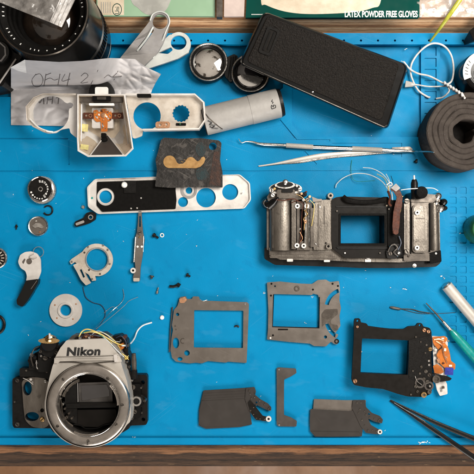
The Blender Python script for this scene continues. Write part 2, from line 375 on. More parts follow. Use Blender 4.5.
        s.add(v, f, True); return s
    def warp(s, fn):
        """lift the shape by fn(px, py); it keeps lying under the same sight lines"""
        out = []
        for x, y, z in s.v:
            k = k_(z); px, py = x/k+CX, CY-y/k; nz = z+fn(px, py); k2 = k_(nz); out.append(((px-CX)*k2, -(py-CY)*k2, nz))
        s.v = out; return s
    def build(s, name, mats, parent=None, bevel=0.0, bseg=2, ang=35):
        me = bpy.data.meshes.new(name)
        if parent is not None: ox, oy, oz = ORG[parent.name]
        else:
            xs = [p[0] for p in s.v]; ys = [p[1] for p in s.v]; zs = [p[2] for p in s.v]
            ox, oy, oz = (min(xs)+max(xs))/2, (min(ys)+max(ys))/2, min(zs)
        me.from_pydata([((x-ox)*U, (y-oy)*U, (z-oz)*U) for x, y, z in s.v], [], s.f)
        if not isinstance(mats, (list, tuple)): mats = [mats]
        for m in mats: me.materials.append(M[m])
        for p, a, b in zip(me.polygons, s.mi, s.sm): p.material_index = a; p.use_smooth = b
        me.validate(); me.update()
        if any(s.sm): me.set_sharp_from_angle(angle=math.radians(34))
        o = bpy.data.objects.new(name, me); sc.collection.objects.link(o)
        if parent is not None: o.parent = parent
        else: o.location = (ox*U, oy*U, oz*U)
        ORG[o.name] = (ox, oy, oz)
        if bevel:
            b = o.modifiers.new('bevel', 'BEVEL'); b.width = bevel*U; b.segments = bseg; b.limit_method = 'ANGLE'; b.angle_limit = math.radians(ang)
        return o
ORG = {}
def tag(o, label, cat_, group=None, kind=None):
    o['label'] = label; o['category'] = cat_
    if group: o['group'] = group
    if kind: o['kind'] = kind
    return o
def struct(o): o['kind'] = 'structure'; return o
def thing(name, label, cat_, px, py, h=0, group=None):
    o = bpy.data.objects.new(name, None); sc.collection.objects.link(o); o.empty_display_size = 0.005
    x, y, z = W(px, py, h); o.location = (x*U, y*U, z*U); ORG[o.name] = (x, y, z)
    return tag(o, label, cat_, group)
def text(body, px, py, h, size, mats, parent, name='lettering', ang=0.0, sx=1.0, bold=0.0, shear=0.0, t=0.15, align='LEFT', spacing=1.0):
    cu = bpy.data.curves.new('t', 'FONT'); cu.body = body; cu.size = 1; cu.offset = bold; cu.shear = shear; cu.extrude = 0.0001
    cu.align_x = align; cu.space_character = spacing
    to = bpy.data.objects.new('t', cu); sc.collection.objects.link(to)
    bpy.context.view_layer.update()
    me = bpy.data.meshes.new_from_object(to); bpy.data.objects.remove(to)
    mb = MB(); c, s_ = math.cos(math.radians(ang)), math.sin(math.radians(ang))
    X, Y, _ = W(px, py, h); k = k_(h)
    vs = []
    for v in me.vertices:
        x, y = v.co.x*size*sx*k, v.co.y*size*k
        vs.append((X+x*c-y*s_, Y+x*s_+y*c, h+(t if v.co.z > 0 else 0)))
    mb.add(vs, [tuple(p.vertices) for p in me.polygons])
    bpy.data.meshes.remove(me)
    return mb.build(name, mats, parent)
def screw(parent, cx, cy, h, r, m='steel', slot=True, name='screw', z0=None):
    mb = MB(); z0 = h-1.0 if z0 is None else z0
    mb.lathe(cx, cy, h, [(r, z0), (r, h-0.25*r), (r*0.8, h), (0.02, h+0.02)], 20)
    if slot:
        mb.cur = 1; a = random.uniform(0, math.pi); c, s_ = math.cos(a)*r*0.75, math.sin(a)*r*0.75; n = (-s_*0.22, c*0.22)
        mb.plate([(cx-c-n[0], cy-s_-n[1]), (cx+c-n[0], cy+s_-n[1]), (cx+c+n[0], cy+s_+n[1]), (cx-c+n[0], cy-s_+n[1])], h+0.12, 0.2)
    return mb.build(name, [m, 'blackmatte'], parent)
def hollow(parent, cx, cy, h, r, ri, m='steel', mi='blackmatte', name='boss', z0=None):
    """round boss with a dark bore"""
    mb = MB(); z0 = h-1.5 if z0 is None else z0
    mb.lathe(cx, cy, h, [(r, z0), (r, h-0.2), (r-0.2, h), (ri, h), (ri, h-1.2)], 24); mb.cur = 1
    mb.lathe(cx, cy, h, [(ri, h-1.1), (0.02, h-1.1)], 24, False)
    return mb.build(name, [m, mi], parent)

def cat_closed(pts, n=5):
    P = [Vector((*p, 0)) for p in pts]; m = len(P); out = []
    for i in range(m):
        a, b, c, d = P[i-1], P[i], P[(i+1) % m], P[(i+2) % m]
        for j in range(n):
            t = j/n; q = 0.5*((2*b)+(c-a)*t+(2*a-5*b+4*c-d)*t*t+(-a+3*b-3*c+d)*t**3); out.append((q.x, q.y))
    return out
# ================================================================== THE SETTING
def rawbox(mb, x0, x1, y0, y1, z0, z1):
    v = [(x, y, z) for z in (z0, z1) for y in (y0, y1) for x in (x0, x1)]
    mb.add(v, [(0, 2, 3, 1), (4, 5, 7, 6), (0, 1, 5, 4), (2, 6, 7, 3), (0, 4, 6, 2), (1, 3, 7, 5)])
mb = MB(); rawbox(mb, -2600, 2600, -2600, 2600, -1040, -1030); struct(mb.build('floor', 'floor'))
# bench: plywood sheet whose front edge is worn to a slope that shows the plies
mb = MB(); fy, ty = -239.0, -209.2
prof = [(fy, -30), (ty, -4.4), (900, -4.4), (900, -30)]
v = [(x, y, z) for x in (-1000, 1000) for y, z in prof]
mb.add(v, [(3, 7, 4, 0), (1, 2, 3, 0)[::-1], (5, 6, 7, 4), (1, 5, 6, 2), (2, 6, 7, 3)]); mb.cur = 1
n = 260; ev = []; ef = []
for j in range(7):
    t = j/6
    for i in range(n+1):
        x = -1000+2000*i/n; e = noise.noise(Vector((x*0.05, j*0.9, 0)))*1.3 if 0 < j < 6 else 0
        z = -30+25.6*t; y = fy+(ty-fy)*t
        ev.append((x, y-e*0.7, z+e*0.7))
for j in range(6):
    for i in range(n):
        a = j*(n+1)+i; ef.append((a, a+1, a+n+2, a+n+1))
mb.add(ev, ef); struct(mb.build('workbench', ['wood', 'benchedge']))
# raised plywood shelf behind the mat
mb = MB(); prof = [(205.6, -4.3), (212.2, 22), (900, 22), (900, -4.3)]
v = [(x, y, z) for x in (-1000, 1000) for y, z in prof]
mb.add(v, [(0, 4, 5, 1), (2, 6, 7, 3), (3, 7, 4, 0), (0, 1, 2, 3), (7, 6, 5, 4)]); mb.cur = 1; mb.add([v[1], v[5], v[6], v[2]], [(0, 1, 2, 3)])
struct(mb.build('shelf', ['shelfwood', 'wood']))

# ================================================================== BLUE MAT
t = thing('repair_mat', 'large bright blue silicone repair mat with moulded trays and grooves, spread over the bench', 'mat', 237, 240, -4.4)
mb = MB()
mb.plate([(-60, 33), (540, 33), (540, 445), (-60, 445)], -3.6, .8)
x0, x1 = -60, 540
holes = []
holes.append([(-50, 45), (283, 45), (283, 88), (270, 97), (-50, 97)])                    # top left tray
holes.append([(292, 45), (421, 45), (421, 137), (303, 137), (292, 125)])                 # top middle tray
holes.append([(440, 45), (530, 45), (530, 137), (440, 137)])
for i in range(8): holes.append(rr(424.5, 47+i*11, 436.5, 56+i*11, 0.6))                  # narrow ladder
holes.append([(-50, 138), (68, 138), (68, 139.4), (-50, 139.4)])
holes.append([(68.2, 140), (69.6, 140), (69.6, 165), (68.2, 165)])
holes.append([(278, 121), (280.5, 119.5), (297, 139.5), (330, 139.5), (330, 141.4), (296, 141.4)])
holes.append([(303, 152), (305, 151), (317, 164), (315.5, 165.5)])
holes.append([(332, 143), (402, 143), (402, 157), (332, 157)])
holes.append([(-50, 170.6), (530, 170.6), (530, 172.2), (-50, 172.2)])
for c in range(7):
    for r_ in range(16): holes.append(rr(449.5+c*10.0, 187+r_*9.9, 456.5+c*10.0, 194.2+r_*9.9, 1.2))
holes.append([(-50, 436.4), (530, 436.4), (530, 437.2), (-50, 437.2)])
mb.plate([(x0, 33), (x1, 33), (x1, 445), (x0, 445)], 0, 3.6, holes)
mb.plate([(-59, 138.0), (539, 138.0), (539, 444), (-59, 444)], -0.75, 2.0)
mb.plate([(422, 45.6), (439, 45.6), (439, 137.5), (422, 137.5)], -1.5, 1.6)
mb.plate([(275, 119), (291, 119), (291, 125.5), (301, 137.8), (301, 137.9), (290, 137.9)], -1.2, 1.8)
mb.build('mat_surface', 'mat', t, bevel=0.35, bseg=2)
mb = MB()
dots = [C(361+17*i, 40.5, 1.1, 12) for i in range(-24, 10)]
mb.plate([(x0, 33.2), (x1, 33.2), (x1, 44.4), (x0, 44.4)], 7.0, 6.98, dots)
mb.build('back_rim', 'mat', t, bevel=0.8, bseg=3)
mb = MB(); mb.plate([(x0, 438), (x1, 438), (x1, 444.4), (x0, 444.4)], 1.4, 1.38); mb.build('front_rim', 'mat', t, bevel=0.7, bseg=3)
mb = MB()
for i in range(55):      # lint and dust
    x, y = random.uniform(0, 474), random.uniform(100, 436)
    a = random.uniform(0, 6.28); l = random.uniform(0.5, 1.5)
    mb.tube([(x, y, 0.15), (x+l*math.cos(a), y+l*math.sin(a), 0.3)], random.uniform(0.1, 0.25), 5)
for x, y, l in ((442, 276, 3), (444, 278, 2), (405, 289, 3), (391, 287, 1), (330, 331, 2), (305, 323, 1), (312, 297, 1.5), (264, 293, 2.5), (270, 325, 1), (362, 352, 1.2), (197, 246, 1), (134, 437, 2), (424, 442, 5), (420, 443, 4), (428, 442, 3), (406, 49, 2), (403, 66, 2.5), (404, 62, 1.5), (214, 40, 3)):
    hh = 1.6 if y > 437 else 0.3
    for q in range(3):
        a = random.uniform(0, 6.28); dx, dy = random.uniform(-1, 1), random.uniform(-.6, .6)
        mb.tube([(x+dx, y+dy, hh), (x+dx+l*.6*math.cos(a), y+dy+l*.3*math.sin(a), hh+.2)], 0.28, 5)
o = mb.build('lint', 'white'); tag(o, 'white lint and dust flecks scattered over the blue mat', 'lint', kind='stuff')

# ================================================================== BOXES ON THE SHELF
S = 22.05
t = thing('glove_box', 'dark green latex glove box with a cream hand shape, on the shelf behind the mat', 'box', 330, 5, S)
mb = MB(); mb.plate([(246, 17.2), (252, -90), (421, -90), (419, 17.2)], S+4.5, 4.5); mb.build('carton', 'teaL', t, bevel=0.4)
mb = MB(); mb.plate([(p[0], p[1]) for p in cat([(262, -50), (261, 0), (266, 5), (285, 11.5), (310, 14), (350, 12.5), (372, 8), (381, 0), (384, -50)], 6)], S+4.7, 0.15); mb.build('printed_hand', 'cream', t)
text('LATEX POWDER FREE GLOVES', 344.5, 17.0, S+4.65, 8.6, 'white', t, 'lettering', sx=0.62, bold=0.025)
mb = MB()
for i in range(16): mb.plate([(251.5+i*1.0, 14.0), (252.1+i*1.0, 14.0), (252.1+i*1.0, 14.9), (251.5+i*1.0, 14.9)], S+4.65, 0.12)
mb.build('small_print', 'white', t)
t = thing('printed_box', 'mint green box with a grey glove picture and an oval emblem, on the shelf', 'box', 155, 5, S)
mb = MB(); mb.plate([(97, 15.8), (97, -80), (216, -80), (214.5, 15.8)], S+4, 4); mb.build('carton', 'mint', t, bevel=0.4)
mb = MB(); mb.plate([(97.6, 15.0), (97.6, -70), (124, -70), (124, 15.0)], S+4.2, 0.15); mb.build('cream_panel', 'cream', t)
mb = MB(); mb.plate([p[:] for p in [(q[0], q[1]) for q in cat([(126, -30), (131, 0), (138, 8), (146, 14.2), (156, 15), (165, 11), (170, 2), (174, -12), (174, -30)], 6)]], S+4.25, 0.2); mb.build('printed_glove', 'glovegrey', t)
mb = MB(); mb.plate(C(117, 9.5, 4.8, 28, 6.2), S+4.4, 0.15, [C(117, 9.5, 4.2, 28, 5.5)]); mb.build('oval_emblem', 'teaL', t)
text('Uni', 119.3, 14.2, S+4.3, 6.2, 'teaL', t, 'lettering', ang=90, sx=0.85)
mb = MB()
for i in range(5):
    mb.plate([(101+i*2.2, 2), (101.7+i*2.2, 2), (101.7+i*2.2, 13), (101+i*2.2, 13)], S+4.3, 0.1)
mb.build('small_print', 'glovegrey', t)
mb = MB(); mb.plate(soft([(224, 16.6), (225, -70), (247, -70), (244, 16.6)], .6), S+3, 3); o = mb.build('cardboard_sheet', 'pinkcard', bevel=0.3); tag(o, 'pale pinkish card sheet between the mint box and the dark green glove box', 'card')
mb = MB(); mb.plate([(216.8, 16.5), (216.8, -70), (222.2, -70), (222.2, 16.5)], S+9, 9); o = mb.build('dark_strip', 'castdark', bevel=0.3); tag(o, 'narrow dark brown strip standing between mint box and pink card', 'strip')
t = thing('plastic_packet', 'clear plastic packet of small metal parts at the right end of the shelf', 'packet', 447, 6, S)
mb = MB()
mb.coons([(417, -40), (500, -40)], [(417, 17), (500, 17)], [(417, -40), (417, 17)], [(500, -40), (500, 17)], 30, 20, lambda x, y, u, v: S+4+2.2*noise.noise(Vector((x*.11, y*.16, 3)))+1.2*noise.noise(Vector((x*.4, y*.4, 1))), 0.4)
mb.build('film', 'clearpack', t)
for i in range(5):
    mb = MB(); x = 428+i*9.5
    mb.plate(soft([(x, 9+i % 2), (x+7, 8), (x+8, 11), (x+1, 12)], .8), S+1.6, 1.5, [C(x+2, 10.3, .6, 10), C(x+6, 9.8, .6, 10)])
    mb.build('metal_part', 'steel', t)
mb = MB(); mb.tube([(420, 17, S+1.5), (423, 11, S+1.5), (424, 8, S+1.5)], [1.4, 1.2, .5], 8); o = mb.build('metal_clip', 'whitemetal', t)
mb = MB(); mb.tube([(429.5, 42.5, 6), (446, 20, S+8), (468, -12, S+16)], [0.9, 1.5, 2.1, 2.3], 10, flat=.7); o = mb.build('spudger_stick', 'lime'); tag(o, 'yellow green plastic stick leaning on the shelf edge at the upper right', 'stick')
mb = MB(); mb.loft([[(462.5, 43, 5), (464, 45.5, 5), (466, 45, 5), (464.5, 42, 5)], [(469, 31, 26), (474, 41, 26), (480, 40, 26), (478, 27, 26)], [(488, 15, 36), (496, 30, 36), (500, 28, 36), (494, 12, 36)]]); o = mb.build('pry_tool', 'black', bevel=.5); tag(o, 'black pointed tool tip poking in at the right edge above the white cable', 'tool')

# ================================================================== LENS AND BAG, UPPER LEFT
t = thing('camera_lens', 'large black camera lens standing upright at the upper left, plastic bag over it', 'lens', 72, 45, 0)
BX, BY = 72, 45
def LP(mb, prof, seg=72): mb.lathe(BX, BY, 0, prof, seg)
mb = MB()
LP(mb, [(37, 0.1), (40, 1), (40.5, 8), (38.8, 8.6), (38.8, 11), (41, 12), (41, 30), (39.4, 31), (39.4, 33.5), (41.6, 34.5), (41.8, 52), (39.8, 53.2), (39.8, 55.6), (41.5, 57), (41, 95), (40.2, 104), (39.2, 109), (38.4, 110), (37.2, 109), (36.6, 106)])
mb.build('barrel', 'blackgloss', t)
mb = MB()
LP(mb, [(36.6, 106), (31.6, 104), (31.2, 99), (29.6, 98.5), (29.2, 93), (27.4, 92.5), (27, 86), (24.5, 85.5), (24, 82)])
mb.build('name_ring', 'blackmatte', t)
mb = MB(); LP(mb, [(26, 80), (24, 83), (18, 86.5), (10, 88.5), (0.02, 89)]); mb.build('front_glass', 'lensglass', t)
mb = MB(); LP(mb, [(38.9, 108.6), (39.5, 109.2), (38.6, 110.2), (38.3, 109.6)], 72); mb.build('rim_edge', 'castdark', t)
X0, Y0, _ = W(BX, BY, 0)
mb = MB()          # engraved marks round the name ring
def ringmark(d, ln, wd, r0=33.8, h=105.4):
    a = math.radians(d); cx, cy = X0+r0*math.cos(a), Y0+r0*math.sin(a)
    c, s_ = math.cos(a), math.sin(a)
    v = [(cx+c*p-s_*q, cy+s_*p+c*q, h+ (p)*0.4) for p, q in ((-ln, -wd), (ln, -wd), (ln, wd), (-ln, wd))]
    v += [(x, y, z-.4) for x, y, z in v]
    mb.add(v, [(0, 1, 2, 3), (7, 6, 5, 4), (0, 4, 5, 1), (1, 5, 6, 2), (2, 6, 7, 3), (3, 7, 4, 0)])
for d in (-8, -22, -35, -48, -60, -72, -84): ringmark(d, .5, .5)
for d in (-96, -102, -108, 6, 12, 17, 24, 30): ringmark(d, .7, .3)
for d in (206, 212, 218, 224, 236): ringmark(d, .8, .35)
for d in (168, 174, 181, 187, 160, 152): ringmark(d, .8, .35)
mb.build('engraved_marks', 'whiteink', t)
mb = MB()          # ribs of the focus grip
for i in range(90):
    a = 2*math.pi*i/90; r0 = 41.5; c, s_ = math.cos(a), math.sin(a)
    v = []
    for z in (37, 50):
        for p, q in ((0, -.7), (.7, -.4), (.7, .4), (0, .7)): v.append((X0+(r0+p)*c-q*s_, Y0+(r0+p)*s_+q*c, z))
    mb.add(v, [(0, 1, 5, 4), (1, 2, 6, 5), (2, 3, 7, 6), (4, 5, 6, 7), (3, 2, 1, 0)])
mb.build('grip_ring', 'blackmatte', t)
# bag
t = thing('zip_bag', 'clear crinkled plastic zip bag lying across the lens at the top left corner', 'bag', 30, 5, 111)
def bagz(x, y, u, v):
    d = noise.voronoi(Vector((x*.06, y*.09, 4)))[0]; e = noise.voronoi(Vector(((x+y)*.13, (x-y)*.09, 1)))[0]
    return 113+3.0*noise.noise(Vector((x*.05, y*.07, 7)))+3.5*min(.5, d[1]-d[0])+1.6*min(.4, e[1]-e[0])
mb = MB(); mb.coons([(-20, -30), (76, -30)], [(-20, -6), (0, 2.5), (30, 14.5), (62, 27)], [(-20, -30), (-20, -6)], [(76, -30), (76, -2), (62, 27)], 60, 44, bagz, 0.25)
mb.build('film', 'bag', t)
def strip(a0, a1, b0, b1, name, m, dz, hgt=.7):
    mb = MB(); P = []
    n_ = 30
    top = []; 
    for i in range(n_+1):
        u = i/n_; top.append((a0[0]+(a1[0]-a0[0])*u, a0[1]+(a1[1]-a0[1])*u))
    bot = [(b0[0]+(b1[0]-b0[0])*i/n_, b0[1]+(b1[1]-b0[1])*i/n_) for i in range(n_+1)]
    mb.coons(top, bot, [top[0], bot[0]], [top[-1], bot[-1]], n_, 3, lambda x, y, u, v: bagz(x, y, u, v)+dz, hgt)
    return mb.build(name, m, t)
strip((49.5, 22), (63, -8), (61.5, 27.2), (75.5, -2.5), 'zip_strip', 'zip', .6, .4)
for q in (0.12, 0.42, 0.72):
    ax, ay = 49.5+12*q, 22+5.2*q
    strip((ax, ay), (ax+13.7, ay-30), (ax+1.6, ay+.7), (ax+15.3, ay-29.3), 'zip_rib', 'zip', 1.5, 1.0)
# black part at left edge
t = thing('black_accessory', 'black knob-topped camera accessory cut off by the left edge beside the lens', 'accessory', -4, 62, 0)
mb = MB(); mb.plate(soft([(-30, 28), (4, 26), (13, 52), (23, 56), (8, 76), (3, 86), (-30, 92)], 3), 30, 30); mb.build('body', 'black', t, bevel=1.2)
mb = MB(); mb.lathe(-2, 52, 36, [(12, 29), (12, 34), (11, 36), (8, 36.4), (0.02, 36)], 40); mb.build('knob', 'blackgloss', t)
mb = MB(); mb.plate(C(-3, 52, 9.6, 8, 10.5, .3), 36.8, .8, [C(-3, 52, 8.2, 8, 9, .3)]); mb.build('pale_ring', 'greyp', t, bevel=.2)
mb = MB(); mb.tube([(-4, 88, 31), (0.5, 81.5, 31.5), (16, 59, 32)], 0.9, 8, curve=False); mb.build('metal_bar', 'whitemetal', t)

# ================================================================== SCISSORS
def gl(x, y): return 14*max(0, min(1, (54-y)/18))
t = thing('scissors', 'plastic scissors with one grey and one white finger loop, blades tucked under the paper', 'scissors', 145, 60, 0)
mb = MB()
mb.plate(soft([(121, 57), (133, 42), (146, 26), (150.5, 20)]+arc(159.5, 21.5, 10, 200, 365, 12)+[(168, 30), (163, 43), (158, 52), (150, 60), (143, 67), (130, 68), (118, 61)], 1.5), 15, 3.4,
         [C(160, 21.5, 7.6, 24), soft([(152.8, 28.5), (154, 30.5), (148, 39), (140, 50), (137, 51), (138, 47), (146, 37)], .8)])
mb.warp(gl).build('grey_handle', 'greyp', t, bevel=1.1, bseg=3)
mb = MB(); mb.tube([(150, 20.5, 15.4), (153, 14, 15.8), (160, 11.5, 16), (167, 14.5, 15.8), (169.5, 22, 15.4), (166, 31, 15), (160, 46, 14), (153, 58, 13)], .7, 8); mb.warp(gl).build('handle_edge', 'palep', t)
mb = MB(); mb.tube([(153, 27, 15.4), (147, 38, 15.2), (137, 51, 15)], 1.0, 8); mb.warp(gl).build('handle_edge', 'palep', t)
mb = MB()
mb.plate(soft([(135, 70), (152, 56), (166, 49), (171, 47)]+[(173, 50), (168, 54), (158, 53), (154, 52.5), (160, 44), (168, 36), (171, 34)]+arc(178.8, 44, 12, 225, 395, 14)+[(189, 52), (178, 58.5), (165, 63), (150, 68), (140, 71)], 1.2), 9.5, 3.4, [C(178.6, 42.5, 7.9, 26, 7.3)])
mb.build('white_handle', 'palep', t, bevel=1.1, bseg=3)
mb = MB(); mb.plate([(128, 68), (138, 62), (144, 68), (130, 79), (122, 75)], 5, 1.4); mb.build('blade', 'steel', t, bevel=.4)

# ================================================================== PAPER
t = thing('paper_bag', 'crumpled grey translucent paper with pencil writing, under the silver top cover', 'paper', 70, 95, 0)
def pz(x, y, u, v):
    r_ = max(0, min(1, (x-94)/26)); up = max(0, 700*(1-147.6/(237-y)))
    z = 1.2+up*(1-.80*r_*r_*(3-2*r_))+1.6*noise.noise(Vector((x*.045, y*.06, 11)))+0.3*noise.noise(Vector((x*.13, y*.15, 4)))
    d = noise.voronoi(Vector((x*.055+.3*noise.noise(Vector((x*.1, y*.1, 0))), y*.075, 2)))[0]
    z += 2.6*min(.5, d[1]-d[0])
    d = noise.voronoi(Vector(((x-y)*.09, (x+y)*.05, 8)))[0]
    z += (1.2+2.2*r_)*min(.4, d[1]-d[0])
    return max(1.0, z)
ptop = [(11, 67), (25, 60), (59, 62), (82, 61), (110, 58), (135, 59), (146, 67), (161, 74)]
pbot = [(11, 125), (62, 126), (100, 118), (130, 103), (150, 97)]
mb = MB(); mb.coons(ptop, pbot, [(11, 67), (11, 125)], [(161, 74), (156, 82), (152, 90), (150, 97)], 130, 70, pz, 0.3); mb.build('sheet', 'paper', t)
mb = MB(); fz = lambda x, y, d: W(x, y, pz(x, y, 0, 0)+d)
mb.add([fz(10.5, 67.5, 3), fz(25, 59.5, 3), fz(26.5, 73, 3), fz(18, 71, 6), fz(10.5, 67.5, 2), fz(25, 59.5, 2), fz(26.5, 73, 2)], [(0, 3, 1), (0, 2, 3), (1, 3, 2), (4, 5, 6), (0, 1, 5, 4), (1, 2, 6, 5), (2, 0, 4, 6)]); mb.build('folded_corner', 'papertip', t)
mb = MB()
def ink(pts, r=.36):
    P = cat([Vector((x, y, 0)) for x, y in pts], 6); mb.tube([(p.x, p.y, pz(p.x, p.y, 0, 0)+.8) for p in P], r, 6, curve=False, flat=.5)
ink([(36, 74), (32, 80), (34, 86), (40, 86), (43, 80), (40, 74), (35, 75)])
ink([(46, 74), (45, 80), (44, 86)]); ink([(46, 75), (51, 73)]); ink([(45, 80), (50, 78), (54, 80), (58, 79)])
ink([(60, 74), (58, 85)]); ink([(65, 74), (62, 81), (70, 79)]); ink([(70, 73), (67, 86)])
ink([(81, 76), (85, 73), (88, 76), (84, 80), (81, 83), (88, 82)]); ink([(98, 70), (91, 84)]); ink([(104, 78), (108, 75), (112, 77), (117, 73)]); ink([(118, 71), (114, 80)]); ink([(113, 77), (122, 76)])
ink([(34, 104), (37, 97), (40, 103), (43, 96), (44, 104)]); ink([(48, 97), (47, 104)]); ink([(48, 100), (53, 99)]); ink([(53, 96), (52, 104)]); ink([(56, 98), (62, 96)]); ink([(59, 97), (58, 104)])
mb.build('pencil_writing', 'pencil', t)
# ================================================================== TOP COVER (inside up)
t = thing('camera_top_cover', 'silver camera top cover lying inside up with the empty prism hump and orange circuit', 'camera cover', 110, 125, 3)
HC = 22
wing = soft([(25.8, 106.5), (33.5, 97.4), (43, 93.5), (76.5, 93.5), (76.5, 138), (70.5, 133), (69.5, 128), (61, 129.5), (56, 133), (48, 133.5), (43, 132), (33, 127), (26.8, 120.5)], 1.5)
lh = C(51, 113.8, 18.0, 48)
# left ring with a keyhole lobe
lobe = arc(51, 113.8, 18.0, -18, -395+57, 44)
lobe = [(51+18*math.cos(math.radians(a)), 113.8+18*math.sin(math.radians(a))) for a in range(-14, -340, -8)][::-1]
kl = [(68.6, 107.5), (71, 108), (73.3, 105.6), (72.2, 102.8), (69.5, 102.6), (66.5, 104)]
lobe = [(51+18*math.cos(math.radians(a)), 113.8+18*math.sin(math.radians(a))) for a in range(-12, 324, 8)]
lobe = [(51+18*math.cos(math.radians(a)), 113.8+18*math.sin(math.radians(a))) for a in range(-8, 325, 8)]+[(67, 103.2), (70, 102.4), (72.6, 103.4), (73.4, 105.4), (71.6, 107.8), (69.5, 108.6)]
mb = MB(); mb.plate(wing, HC-1.5, 1.6, [lobe]); mb.build('rewind_side_plate', 'whitemetal', t, bevel=.35)
def rim(pts, h, w_, hh, m, name, closed=True):
    mb = MB(); n_ = len(pts)
    rng = range(n_) if closed else range(n_-1)
    # offset inward along normals
    ins = []
    for i in range(n_):
        p = Vector(pts[i]); a = Vector(pts[i-1]) if (closed or i > 0) else p; b = Vector(pts[(i+1) % n_]) if (closed or i < n_-1) else p
        d = (b-a).normalized(); nn = Vector((-d.y, d.x)); ins.append(p+nn*w_)
    if closed:
        mb.loopsplate([pts, [(q.x, q.y) for q in ins]], h, hh)
    else:
        mb.loopsplate([list(pts)+[(q.x, q.y) for q in ins[::-1]]], h, hh)
    return mb.build(name, m, t, bevel=.25)
rim([(76, 93.5), (43, 93.5), (33.5, 97.4), (25.8, 106.5), (26.8, 120.5), (33, 127), (45, 132)], HC+5, -1.3, 7, 'cover', 'rim_wall', False)
mb = MB(); mb.tube([(53, 132, HC+1), (47, 131, HC+1.5), (38, 127, HC+1.5), (30, 119, HC+1)], .8, 8); mb.build('inner_lip', 'white', t)
right = soft([(125.6, 93.5), (195, 93.5), (204.5, 102), (206, 120), (199, 129.5), (143, 130.5), (142, 136), (135, 138.5), (132.6, 138), (130.6, 127)], 1.2)
gear = []
for i in range(60):
    r_ = 8.7 if (i//2) % 2 else 8.0
    a = 2*math.pi*i/60; gear.append((181+r_*math.cos(a), 113.5+r_*math.sin(a)))
mb = MB(); mb.plate(right, HC-1.5, 1.6, [C(147, 116, 13.8, 44), gear]); mb.build('wind_side_plate', 'cover', t, bevel=.35)
rim([(125.6, 93.5), (195, 93.5), (204.5, 102), (206, 120), (199, 129.5), (143, 130.5)], HC+5, 1.6, 7, 'whitemetal', 'rim_wall', False)
mb = MB(); mb.plate(rr(137, 93.8, 151, 97.2, .8), HC+5.6, 3); mb.build('latch', 'blackmatte', t, bevel=.3)
mb = MB(); mb.plate(rr(155.5, 121.5, 170, 128, 2.5), HC-.4, .9, [C(160, 125, 1.4, 14), C(166.5, 124.3, 1.3, 14)]); mb.build('contact_strip', 'copper', t, bevel=.2)
mb = MB(); mb.plate(rr(176, 123, 186, 125.6, .6), HC-.6, .7); mb.build('latch', 'blackmatte', t)
mb = MB(); mb.ball(180, 124, HC+.3, 1); mb.build('paint_dot', 'green', t)
# hump: tapered walls down to a small floor
HT, HF = HC+7, 2.4
ro = [(77, 94), (125, 94), (130.4, 128), (133.5, 149), (126, 156.4), (88, 157), (77.5, 151), (76.8, 138)]
ri = [(78.6, 95.5), (123.6, 95.5), (129, 128), (131.8, 148), (125.2, 154.6), (88.6, 155.1), (79.2, 149.6), (78.4, 138)]
fl = [(84, 103), (119, 103), (121, 120), (121, 131), (115, 139), (100, 139), (88, 131), (84, 120)]
mb = MB(); n8 = 8
mb.loft([[(x, y, 2) for x, y in [(p[0]*.9+10.5, p[1]*.9+12.5) for p in fl]], [(x, y, HT-3) for x, y in ro], [(x, y, HT) for x, y in ro], [(x, y, HT) for x, y in ri], [(x, y, HT-2) for x, y in ri]], cap=False)
mb.cur = 1
mb.loft([[(x, y, HT-2) for x, y in ri], [(x, y, HF) for x, y in fl]], cap=False)
b0 = len(mb.v); mb.add([W(x, y, HF) for x, y in fl], [tuple(range(8))])
mb.build('prism_hump', ['whitemetal', 'coverdeep'], t, bevel=.2)
mb = MB(); mb.loft([[(91, 154.6, 26), (122.5, 154.3, 26), (107.5, 137, 3), (105.5, 137, 3)], [(90.5, 154.8, 28.4), (123, 154.5, 28.4), (108, 135.5, 6), (105, 135.5, 6)]]); mb.build('front_wedge', 'plated', t, bevel=.2)
for a, b in (((90.5, 154.8, 29), (105, 135.5, 7)), ((123, 154.5, 29), (108, 135.5, 7)), ((81, 147, 19), (81.6, 104, 17)), ((128.6, 146, 20), (122.6, 104, 17))):
    mb = MB(); mb.tube([a, b], .6, 8, curve=False); mb.build('hump_crease', 'whitemetal', t)
mb = MB(); mb.plate(rr(79.5, 95.8, 122.4, 102, .5), HT-6, 4); mb.build('hump_header', 'castdark', t, bevel=.4)
mb = MB(); mb.plate(rr(89, 103.2, 114, 105.4, .6), HT-3, 3); mb.build('hump_bar', 'white', t, bevel=.3)
mb = MB(); mb.plate(rr(92.5, 95.6, 110.5, 101, .6), HT-4, 3); mb.build('viewfinder_window', 'blackmatte', t, bevel=.3)
mb = MB(); mb.plate(rr(97, 96.6, 106, 99.5, .4), HT-3.6, .5); mb.build('window_glass', 'castdark', t)
mb = MB(); mb.plate(rr(92, 108, 113, 128, 1.2), 12, 8, [rr(98, 112, 107, 116, 1)]); mb.build('prism_holder', 'whitemetal', t, bevel=.4)
mb = MB()
mb.plate(soft([(93.5, 110.5), (97, 109.6), (98, 111.2), (101, 111.2), (101.4, 108.8), (106.5, 108.8), (107, 111), (110.6, 110.4), (112, 113.6), (111.6, 118.8), (109.5, 121.6), (107.6, 120.6), (107.4, 131.4), (101.2, 131.8), (100.8, 121.4), (96.5, 122), (94, 119.4)], .8), 13.4, .5,
         [C(96.2, 116.6, 1.0, 12), C(110, 115.6, .9, 12), C(99.4, 119, .8, 10), C(107.4, 112.8, .8, 10), rr(101.8, 123, 103, 128.6, .3), C(105.4, 128.5, .7, 10)])
mb.build('flex_circuit', 'flex', t)
